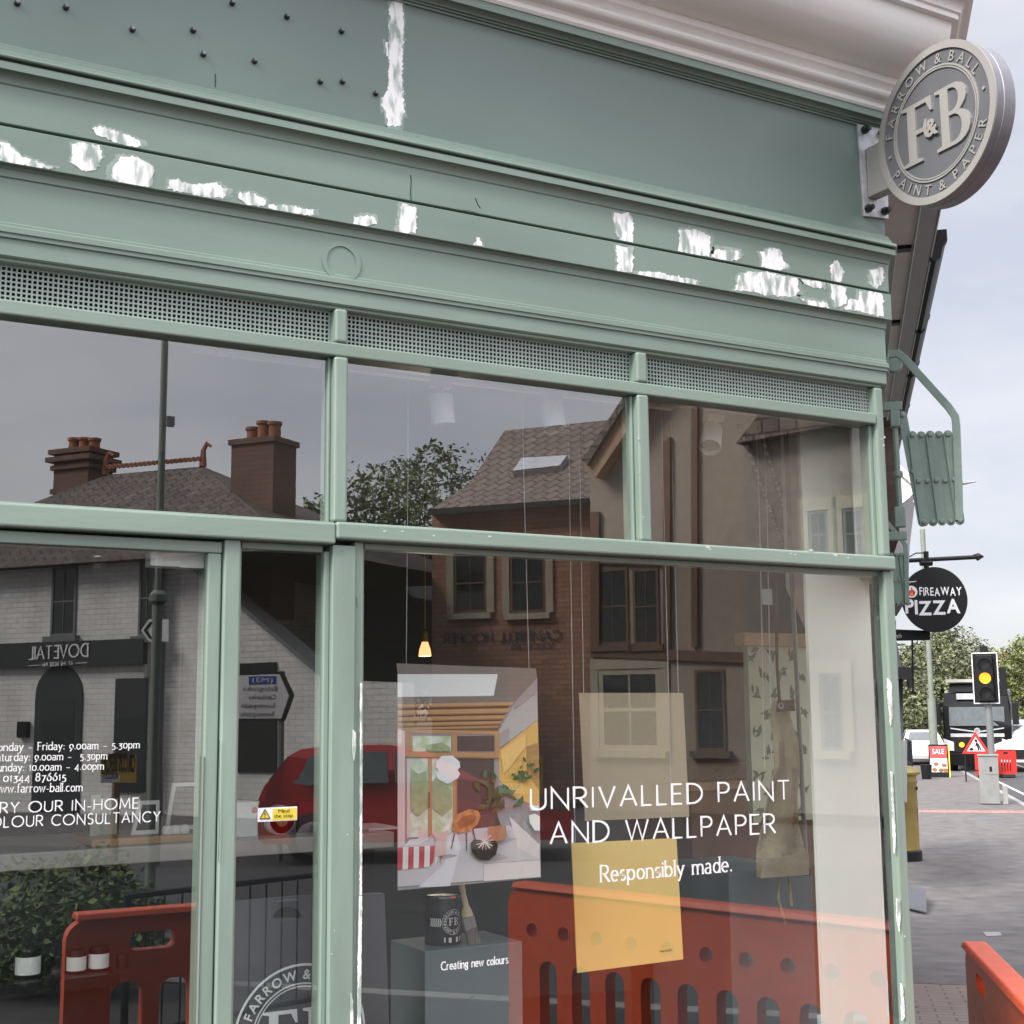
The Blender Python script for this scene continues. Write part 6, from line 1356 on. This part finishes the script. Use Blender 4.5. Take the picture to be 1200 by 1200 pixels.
# roof: eaves to ridge with ridge tiles and finials
rA = PB.at(123, 557, 3.4); rB = PB.at(237, 547, 3.4); eL, eR = PB.at(40, 600, 0)[0], PB.at(262, 640, -.3)[0]
def V3(F, x, y, d): a = F.at(x, y, d); return Vector(F.xf(a[0], d, a[1]))
def ze(s): return zE
E0 = (min(sL, s0) - .3, -.35, zE); 
sg = 1 if PB.at(172, 700)[0] > PB.at(0, 700)[0] else -1
sr = s0 + sg * 3.6
mb = MB(PB.xf).use(SLATE)
xa, xb = sL - sg * .4, sr
mb.add([(xa, -.4, zE - .05), (xb, -.4, zE - .05), (rB[0], 3.4, rB[1]), (rA[0] - sg * 0, 3.4, rA[1]), (xb, 7.2, zE - .05), (xa, 7.2, zE - .05)], [(0, 1, 2, 3), (1, 4, 2), (4, 5, 3, 2), (5, 0, 3), (0, 5, 4, 1)])
rf = mb.build('roof', None, pub)
mb = MB(PB.xf).use(TERRA); n = 22
for k in range(n):
    a = rA[0] + (rB[0] - rA[0]) * (k + .5) / n; z = rA[1] + (rB[1] - rA[1]) * (k + .5) / n; w = abs(rB[0] - rA[0]) / n * .42
    ring(MBx := MB(), Vector((a, 3.3, z + .16)), XU, ZU, w * .5, w * 1.05, 0, NF, 10, .06); mb.add(MBx.v, MBx.f)
for a, z in ((rA[0], rA[1]), (rB[0], rB[1])): mb.tube([(a, 3.4, z), (a, 3.4, z + .35), (a + .10 * sg, 3.4, z + .5), (a + .2 * sg, 3.4, z + .42)], [.09, .06, .05, .03], 6)
mb.build('ridge_tiles', None, rf)
def chimney(xc, w, ytop, ybot, d, pots, collar, nm='chimney'):
    a = PB.at(xc - w / 2, (ytop + ybot) / 2, d)[0]; b = PB.at(xc + w / 2, (ytop + ybot) / 2, d)[0]; a, b = min(a, b), max(a, b); zt, zb = PB.at(xc, ytop, d)[1], PB.at(xc, ybot, d)[1]
    mb = MB(PB.xf).use(BRICK_S); t = b - a; mb.box(a, d - t * .4, zb - 2, b, d + t * .4, zt - .001)
    for fz, e in collar: mb.box(a - e, d - t * .4 - e, zt - fz, b + e, d + t * .4 + e, zt - fz + .11)
    ch = mb.build(nm, None, pub); mb = MB(PB.xf).use(TERRA)
    for f, h in pots: mb.lathe([(.13, zt), (.12, zt + h), (.15, zt + h), (.15, zt + h + .06), (.1, zt + h + .06)], (a + t * f, d, 0), 14)
    mb.build('chimney_pot', None, ch)
chimney(97, 40, 535, 585, 3.6, ((.2, .32), (.5, .36), (.8, .38)), ((.0, .10), (.18, .14), (.36, .06), (.9, .05)))
chimney(308, 49, 524, 610, 2.4, ((.25, .42), (.52, .46), (.78, .36)), ((.0, .05),))
def sash(F, x0, y0, x1, y1, parent, fr=GREYP, d=-.03, cill=True, lintel=None, bars=1, glassm=None):
    a, z1 = F.at(x0, y0); b, z0 = F.at(x1, y1); a, b = min(a, b), max(a, b)
    mb = MB(F.xf).use(fr); w = max(.05, (b - a) * .08)
    mb.box(a, d, z0, a + w, .02, z1); mb.box(b - w, d, z0, b, .02, z1); mb.box(a + w, d, z1 - w, b - w, .02, z1); mb.box(a + w, d, z0, b - w, .02, z0 + w); zc = (z0 + z1) / 2; mb.box(a + w, d, zc - w * .3, b - w, .02, zc + w * .3)
    for k in range(bars): xm = a + (b - a) * (k + 1) / (bars + 1); mb.box(xm - w * .15, d + .005, z0 + w, xm + w * .15, .015, zc - w * .31); mb.box(xm - w * .15, d + .005, zc + w * .31, xm + w * .15, .015, z1 - w)
    o = mb.build('window', None, parent); MB(F.xf).use(PANE).box(a + w * .9, -.012, z0 + w * .9, b - w * .9, -.004, z1 - w * .9).build('pane', None, o)
    if cill: MB(F.xf).use(lintel or fr).box(a - .1, -.12, z0 - .12, b + .1, .0, z0 - .002).build('sill', None, o)
    if lintel: MB(F.xf).use(lintel).box(a - .16, -.05, z1 + .002, b + .16, .0, z1 + .2).build('lintel', None, o); MB(F.xf).use(lintel).box(a - .16, -.045, z0, a - .002, .0, z1).build('jamb', None, o); MB(F.xf).use(lintel).box(b + .002, -.045, z0, b + .16, .0, z1).build('jamb', None, o)
    return o
sash(PB, 62, 666, 88, 745, pub); sash(PB, 164, 658, 180, 745, pub)
mb = MB(PB.xf).use(WHITEP); a = PB.at(122, 660); mb.box(a[0] - .1, -.22, a[1] - .12, a[0] + .1, -.002, a[1] + .12); mb.build('alarm_box', None, pub, bev=.03)
# name board
a, z1 = PB.at(-160, 762); b, z0 = PB.at(172, 778); a, b = min(a, b), max(a, b)
nbd = MB(PB.xf).use(mat('sign_black', (.022, .028, .028), .5)).box(a, -.14, PB.at(80, 781)[1], b, -.002, PB.at(80, 752)[1]).build('name_board', None, pub)
P0 = V3(PB, 102, 769, -.15); P1 = V3(PB, 33, 773, -.15); u1 = (P1 - P0); wd = u1.length; u1.normalize(); nb_ = Vector((PB.xf(0, -1, 0) - PB.xf(0, 0, 0))).normalized()
mb = MB().use(WHITE); stroke_text(mb, 'DOVETAIL', P0, u1, ZU, .235, .15, .08, True, width=wd, nrm=nb_, thick=.004)
stroke_text(mb, 'AT THE ROSE INN', P0 + u1 * (wd * .24) + ZU * -.15, u1, ZU, .07, .16, .12, False, width=wd * .52, nrm=nb_, thick=.004)
for f0, f1 in ((0, .2), (.8, 1)): q = P0 + ZU * -.125 + nb_ * .004; mb.quad([tuple(q + u1 * wd * f0), tuple(q + u1 * wd * f1), tuple(q + u1 * wd * f1 + ZU * .012), tuple(q + u1 * wd * f0 + ZU * .012)])
mb.build('board_lettering', None, nbd, recalc=False)
# arched doorway and dark shopfront opening
ax, _ = PB.at(68, 850); aw = abs(PB.at(96, 850)[0] - PB.at(41, 850)[0]) / 2; zs_ = PB.at(68, 815)[1]
ar = [(ax - aw, 0), (ax + aw, 0)] + [(ax + aw * math.cos(math.radians(t)), zs_ + aw * math.sin(math.radians(t))) for t in range(0, 181, 15)]
dr = MB(PB.xf).use(mat('pub_door', (.03, .036, .04), .5)).plate(ar, -.03, -.003).build('door', None, pub)
MB(PB.xf).use(PANE).plate([(ax - aw * .7, zs_ - .9), (ax + aw * .7, zs_ - .9), (ax + aw * .7, zs_ - .12), (ax - aw * .7, zs_ - .12)], -.036, -.031).build('door_glass', None, dr)
a, b = sorted((PB.at(135, 850)[0], PB.at(172, 850)[0])); MB(PB.xf).use(PANE).box(a, -.05, .4, b, -.003, PB.at(150, 795)[1]).build('shop_window', None, pub)
mb = MB(PB.xf).use(BLACK); a = PB.at(29, 855); mb.box(a[0] - .12, -.1, a[1] - .15, a[0] + .12, -.002, a[1] + .15); mb.build('wall_lamp', None, pub)
# white garden gable falling to the right
GB = Frame(330, 24, -30, True); gw = empty('white_garden_wall', GB.xf(0, 0, 0), 'white painted brick lean-to wall with a sloping coping, mirrored in the side light', 'wall')
pp(GB, [(190, 640), (284, 716), (379, 797), (470, 800), (470, 960), (190, 960)], 0, .35, BRICK_W, 'wall', gw); pp(GB, [(190, 634), (284, 711), (380, 792), (380, 798), (284, 717), (190, 641)], -.12, .4, GREYP, 'coping', gw)
pp(GB, [(276, 778), (322, 776), (322, 905), (276, 905)], -.04, -.003, BLACK, 'opening', gw)
DB = Frame(380, 32, -40, True); db_ = empty('dark_outbuilding', DB.xf(0, 0, 0), 'dark timber outbuilding with a pitched roof behind the white lean-to wall', 'building')
pp(DB, [(150, 700), (520, 705), (520, 800), (150, 800)], 0, 5, mat('dark_timber', (.035, .04, .05), .7, var=.3, scale=2, stretch=(.2, .2, 4)), 'wall', db_)
pp(DB, [(150, 655), (425, 640), (482, 700), (480, 708), (150, 706)], -.4, 5.4, mat('slate_dark', (.05, .052, .06), .6, var=.2), 'roof', db_)
# brick office with tiled roof and timbered gable
BB = Frame(600, 27, -36, True); bo_ = empty('brick_office', BB.xf(0, 0, 0), 'red brick office with a tiled roof and tan bargeboards, mirrored in the big window', 'building')
pp(BB, [(505, 600), (690, 588), (690, 940), (505, 950)], 0, 7, BRICK_R, 'wall', bo_)
sa, za = BB.at(498, 602, -.3); sb, zb = BB.at(690, 588, -.3); ra_, rb_ = BB.at(590, 505, 3), BB.at(735, 488, 3)
mb = MB(BB.xf).use(SLATE_B); s_m, z_m = BB.at(548, 568, .9)
mb.add([(sa, -.35, za), (sb + (sb - sa) * .5, -.35, za), (sb + (sb - sa) * .5, 3, ra_[1]), (ra_[0], 3, ra_[1]), (s_m, .9, z_m), (sb + (sb - sa) * .5, 6.8, za), (sa, 6.8, za)], [(0, 1, 2, 3, 4), (0, 4, 3, 6), (3, 2, 5, 6)]); rf = mb.build('roof', None, bo_, recalc=True)
pp(BB, [(500, 597), (688, 584), (688, 590), (500, 604)], -.42, -.352, BLACK, 'gutter', bo_)
q = [BB.at(x, y, 1.15) for x, y in ((600, 556), (655, 550), (664, 538), (611, 541))]
def roofpt(x, y):                                    # on the roof slope, found by stepping along the line of sight
    for k in range(400):
        d = -.35 + 3.4 * k / 400; s_, z_ = BB.at(x, y, d)
        if za + (ra_[1] - za) * (d + .35) / 3.35 >= z_: return (s_, d, z_)
    return (s_, d, z_)
R4 = [roofpt(*k) for k in ((600, 556), (655, 550), (664, 538), (611, 541))]
mb = MB(BB.xf).use(mat('skylight_glass', (.45, .47, .5), .1)); v = [(a, d - .04, z + .07) for a, d, z in R4] + [(a, d + .05, z - .05) for a, d, z in R4]; mb.add(v, [(0, 1, 2, 3), (7, 6, 5, 4)] + [(i, (i + 1) % 4, 4 + (i + 1) % 4, 4 + i) for i in range(4)]); mb.build('roof_window', None, rf)
for x0, x1 in ((531, 570), (596, 639)): sash(BB, x0, 650 if x0 < 560 else 648, x1, 718, bo_, TIMBER, lintel=STONEW)
nb2 = Vector((BB.xf(0, -1, 0) - BB.xf(0, 0, 0))).normalized()
def sgn(F, txt, x0, y0, x1, y1, cap, m, parent, nb, d=-.02, serif=True, w=.16):
    P0 = V3(F, x0, y0, d); P1 = V3(F, x1, y1, d); u = P1 - P0; wd = u.length; u.z = 0; u.normalize(); mb = MB().use(m); stroke_text(mb, txt, P0, u, ZU, cap, w, .1, serif, width=wd, nrm=nb, thick=.004); return mb.build('wall_lettering', None, parent, recalc=False)
SGN = mat('sign_slate', (.05, .05, .065), .6)
sgn(BB, 'CAMPBELL HOOPER', 655, 750, 519, 755, .19, SGN, bo_, nb2); sgn(BB, 'SOLICITORS', 648, 760, 598, 762, .11, SGN, bo_, nb2)
# gabled wing, nearer on the right
GW = Frame(820, 24.5, -28, True); gwg = empty('gabled_wing', GW.xf(0, 0, 0), 'rendered gabled wing with tan bargeboards and bay windows, mirrored right of the brick office', 'building')
pp(GW, [(690, 560), (757, 455), (870, 330), (1010, 520), (1010, 960), (690, 950)], 0, 6, mat('grey_render', (.38, .31, .25), .8, var=.12), 'wall', gwg)
pp(GW, [(683, 548), (745, 448), (870, 300), (1020, 500), (1012, 516), (870, 335), (757, 470), (696, 560)], -.35, -.02, BARGE, 'bargeboard', gwg)
pp(GW, [(680, 540), (745, 440), (870, 292), (1030, 500), (1022, 505), (870, 300), (746, 449), (686, 546)], -.45, 6, SLATE_B, 'roof', gwg)
for pts in ([(690, 600), (700, 600), (700, 760), (690, 760)], [(775, 520), (783, 512), (783, 760), (775, 760)], [(690, 758), (1010, 770), (1010, 782), (690, 770)], [(690, 652), (775, 655), (775, 662), (690, 660)], [(808, 480), (815, 472), (815, 758), (808, 758)], [(885, 380), (892, 388), (892, 762), (885, 762)]): pp(GW, pts, -.08, -.005, TIMBER, 'timber_post', gwg)
sash(GW, 698, 668, 736, 755, gwg, TIMBER); sash(GW, 740, 668, 772, 755, gwg, TIMBER)
sash(GW, 700, 785, 775, 880, gwg, STONEW, lintel=STONEW); sash(GW, 812, 785, 850, 880, gwg, TIMBER)
BW = Frame(900, 22, -26, True)
bw_ = empty('rendered_terrace', BW.xf(0, 0, 0), 'buff rendered terrace with pale window surrounds, mirrored at the right of the window', 'building')
pp(BW, [(870, 520), (1120, 480), (1120, 960), (870, 950)], 0, 5, mat('buff_render', (.33, .29, .25), .85, var=.15), 'wall', bw_); pp(BW, [(860, 520), (1130, 470), (1130, 420), (900, 470)], -.3, 5.2, SLATE_B, 'roof', bw_)
for x0, x1, y0, y1 in ((945, 970, 600, 655), (985, 1012, 597, 655), (958, 988, 790, 880)): sash(BW, x0, y0, x1, y1, bw_, GREYP, lintel=STONEW)
# trees across the road
for i, (x, z, zt, rd, lb) in enumerate([(430, 36, 560, 3.0, 'slender leafy tree mirrored left of the centre mullion behind the brick office'), (512, 37, 520, 2.8, 'taller leafy tree mirrored beside the tiled office roof'), (370, 38, 590, 2.2, 'low leafy tree mirrored beside the tall pub chimney'), (470, 39, 545, 2.6, 'thin leafy tree mirrored between its two neighbours')]):
    b_ = V(x, 850, z); b_.z = 0; t_ = V(x, zt, z); tree(b_, t_.z, rd, lb, 5200, .085, LEAF, 44, 60 + i, .14, .25, 'trees across the road')
# lamp post across, signs, posters, guard rail
g = V(178, 900, 13.5); g.z = 0; u_ = 13.5 / FPX; r_ = empty('street_lamp', g, 'tall grey green street lamp mirrored in the glass above the door', 'lamp post')
MB().use(LAMPG).tube([g, Vector((g.x, g.y, 3.0))], 6.0 * u_, 14).build('base_column', None, r_); MB().use(LAMPG).tube([Vector((g.x, g.y, 3.001)), Vector((g.x, g.y, 7.5))], 4.2 * u_, 14).build('shaft', None, r_); MB().use(LAMPG).lathe([(.06, 2.92), (.085, 2.95), (.085, 3.02), (.05, 3.06)], (g.x, g.y, 0), 14).build('collar', None, r_)
MB().use(GREYP).box(g.x + .02, g.y + .02, V(178, 482, 13.5).z - .06, g.x + .10, g.y + .09, V(178, 482, 13.5).z + .04).build('fixing_band', None, r_)
DS = Frame(312, 17.5, -50, True); ds = empty('direction_sign', DS.xf(DS.at(312, 815)[0], .05, 0), 'white arrow ended direction sign with black lettering, mirrored in the side light', 'road sign')
pp(DS, [(240, 790), (330, 787), (343, 815), (332, 845), (240, 845)], 0, .02, BLACK, 'sign_border', ds); pl_ = pp(DS, [(240, 793), (326, 790), (337, 815), (328, 842), (240, 842)], -.006, -.001, WHITE, 'sign_plate', ds); nb3 = Vector((DS.xf(0, -1, 0) - DS.xf(0, 0, 0))).normalized()
pp(DS, [(290, 793), (322, 792), (322, 801.5), (290, 802.5)], -.010, -.0062, mat('motorway_blue', (.02, .07, .32), .5), 'blue_patch', pl_)
for t, x1, y, m in (('(M3)', 318, 801, WHITE), ('Basingstoke', 323, 811, BLACK), ('Camberley', 322, 821, BLACK), ('Sunningdale', 321, 831, BLACK), ('Sunningdale', 320, 841, BLACK)):
    x0 = x1 - len(t) * (3.6 if t != '(M3)' else 6); P0 = V3(DS, x1, y - 1.6, -.0105); P1 = V3(DS, x0, y - 1.6, -.0105); u = (P1 - P0); wd = u.length; u.normalize(); mb = MB().use(m); font_line(mb, t, P0, u, ZU, .060, .0, 0, .10, width=wd, nrm=nb3, lift=.002); mb.build('sign_lettering', None, pl_, recalc=False)
mb = MB(DS.xf).use(GREYP); a = DS.at(327, 815)[0]; mb.tube([(a, .05, 0), (a, .05, DS.at(300, 787)[1])], .038, 10); mb.build('post', None, ds)
CS = Frame(182, 17, -50, True); cs = empty('arrow_sign', CS.xf(CS.at(182, 740)[0], .04, 0), 'small white arrow sign on a grey post, mirrored in the door glass', 'road sign')
pp(CS, [(164, 739), (173, 726), (196, 726), (196, 752), (173, 752)], 0, .02, WHITE, 'sign_plate', cs); pp(CS, [(167, 739), (174, 729), (178, 729), (171, 739), (178, 749), (174, 749)], -.006, -.001, BLACK, 'arrow', cs)
mb = MB(CS.xf).use(GREYP); a = CS.at(188, 740)[0]; mb.tube([(a, .05, 0), (a, .05, CS.at(188, 722)[1])], .035, 10); mb.build('post', None, cs)
PS = Frame(140, 11.0, 80, True)
def bill(x0, y0, x1, y1, label):
    r_ = empty('circus_bill', PS.xf(*[PS.at(x0, y1)[0]], 0, PS.at(x0, y1)[1]), label, 'poster', 'yellow circus bills on stakes')
    sh = pp(PS, [(x0, y0), (x1, y0), (x1, y1), (x0, y1)], 0, .006, mat('bill_yellow', (.70, .43, .06), .6) if 'bill_yellow' not in MATS else MATS['bill_yellow'], 'bill_sheet', r_)
    hb = y1 - y0; sk = MB(PS.xf).use(TIMBER); zb_ = PS.at(x0, y0 - 3)[1]; am = (PS.at(x0, y0)[0] + PS.at(x1, y0)[0]) / 2; sk.box(am - .025, .008, 0, am + .025, .05, zb_); sk.build('stake', None, r_); pp(PS, [(x0, y1 - hb * .28), (x0 + (x1 - x0) * .55, y1 - hb * .28), (x0 + (x1 - x0) * .55, y1 - hb * .02), (x0, y1 - hb * .02)], -.003, -.0005, PAPER, 'bill_strip', sh)
    nb = Vector((PS.xf(0, -1, 0) - PS.xf(0, 0, 0))).normalized(); mb = MB().use(BLACK)
    for t, fy, cap, f0, f1 in (('CONTINENTAL', .16, .045, .25, .8), ('CIRCUS BERLIN', .60, .14, .04, .96), ('ASCOT', .86, .05, .08, .5)):
        P0 = V3(PS, x1 - (x1 - x0) * (f0 if t != 'ASCOT' else .5), y0 + hb * fy, -.004); P1 = V3(PS, x1 - (x1 - x0) * (f1 if t != 'ASCOT' else .95), y0 + hb * fy, -.004); u = P1 - P0; wd = u.length; u.normalize(); font_line(mb, t, P0, u, ZU, cap * hb / 33, .03, 0, .05, width=wd, nrm=nb, lift=.002)
    mb.build('bill_lettering', None, sh, recalc=False)
bill(116, 884, 158, 917, 'yellow circus bill mirrored in the door glass'); bill(582, 885, 633, 930, 'yellow circus bill mirrored beside the hanging photo poster')
RL = Frame(300, 8.3, 74, True); rl = empty('guard_rail', RL.xf(RL.at(300, 950)[0], 0, 0), 'dark steel pedestrian guard rail along the kerb, mirrored in front of the car', 'railing')
sa, sb = sorted((RL.at(150, 950)[0], RL.at(400, 950)[0])); mb = MB(RL.xf).use(BLACK); s_ = sa
while s_ < sb:
    mb.tube([(s_, 0, .12), (s_, 0, .83)], .006, 5); s_ += .115
mb.tube([(sa, 0, .85), (sb, 0, .85)], .018, 8); mb.tube([(sa, 0, .12), (sb, 0, .12)], .018, 8); s_ = sa
while s_ < sb: mb.tube([(s_, 0, 0), (s_, 0, .86)], .022, 8); s_ += 1.84
mb.build('rail', None, rl)
# hedge across the road seen low in the door
rng = random.Random(9); mb = MB(); cl = []
for k in range(16):
    p = V(rng.uniform(-120, 165), 950, rng.uniform(9.2, 10.6)); p.z = rng.uniform(.1, .72); cl.append((p, .36))
leaves(mb, rng, cl, 8000, .034, LEAF); hr = mb.build('clipped_hedge', None, None, recalc=False); tag(hr, 'low leafy hedge beside the pavement, mirrored low in the door glass', 'hedge')
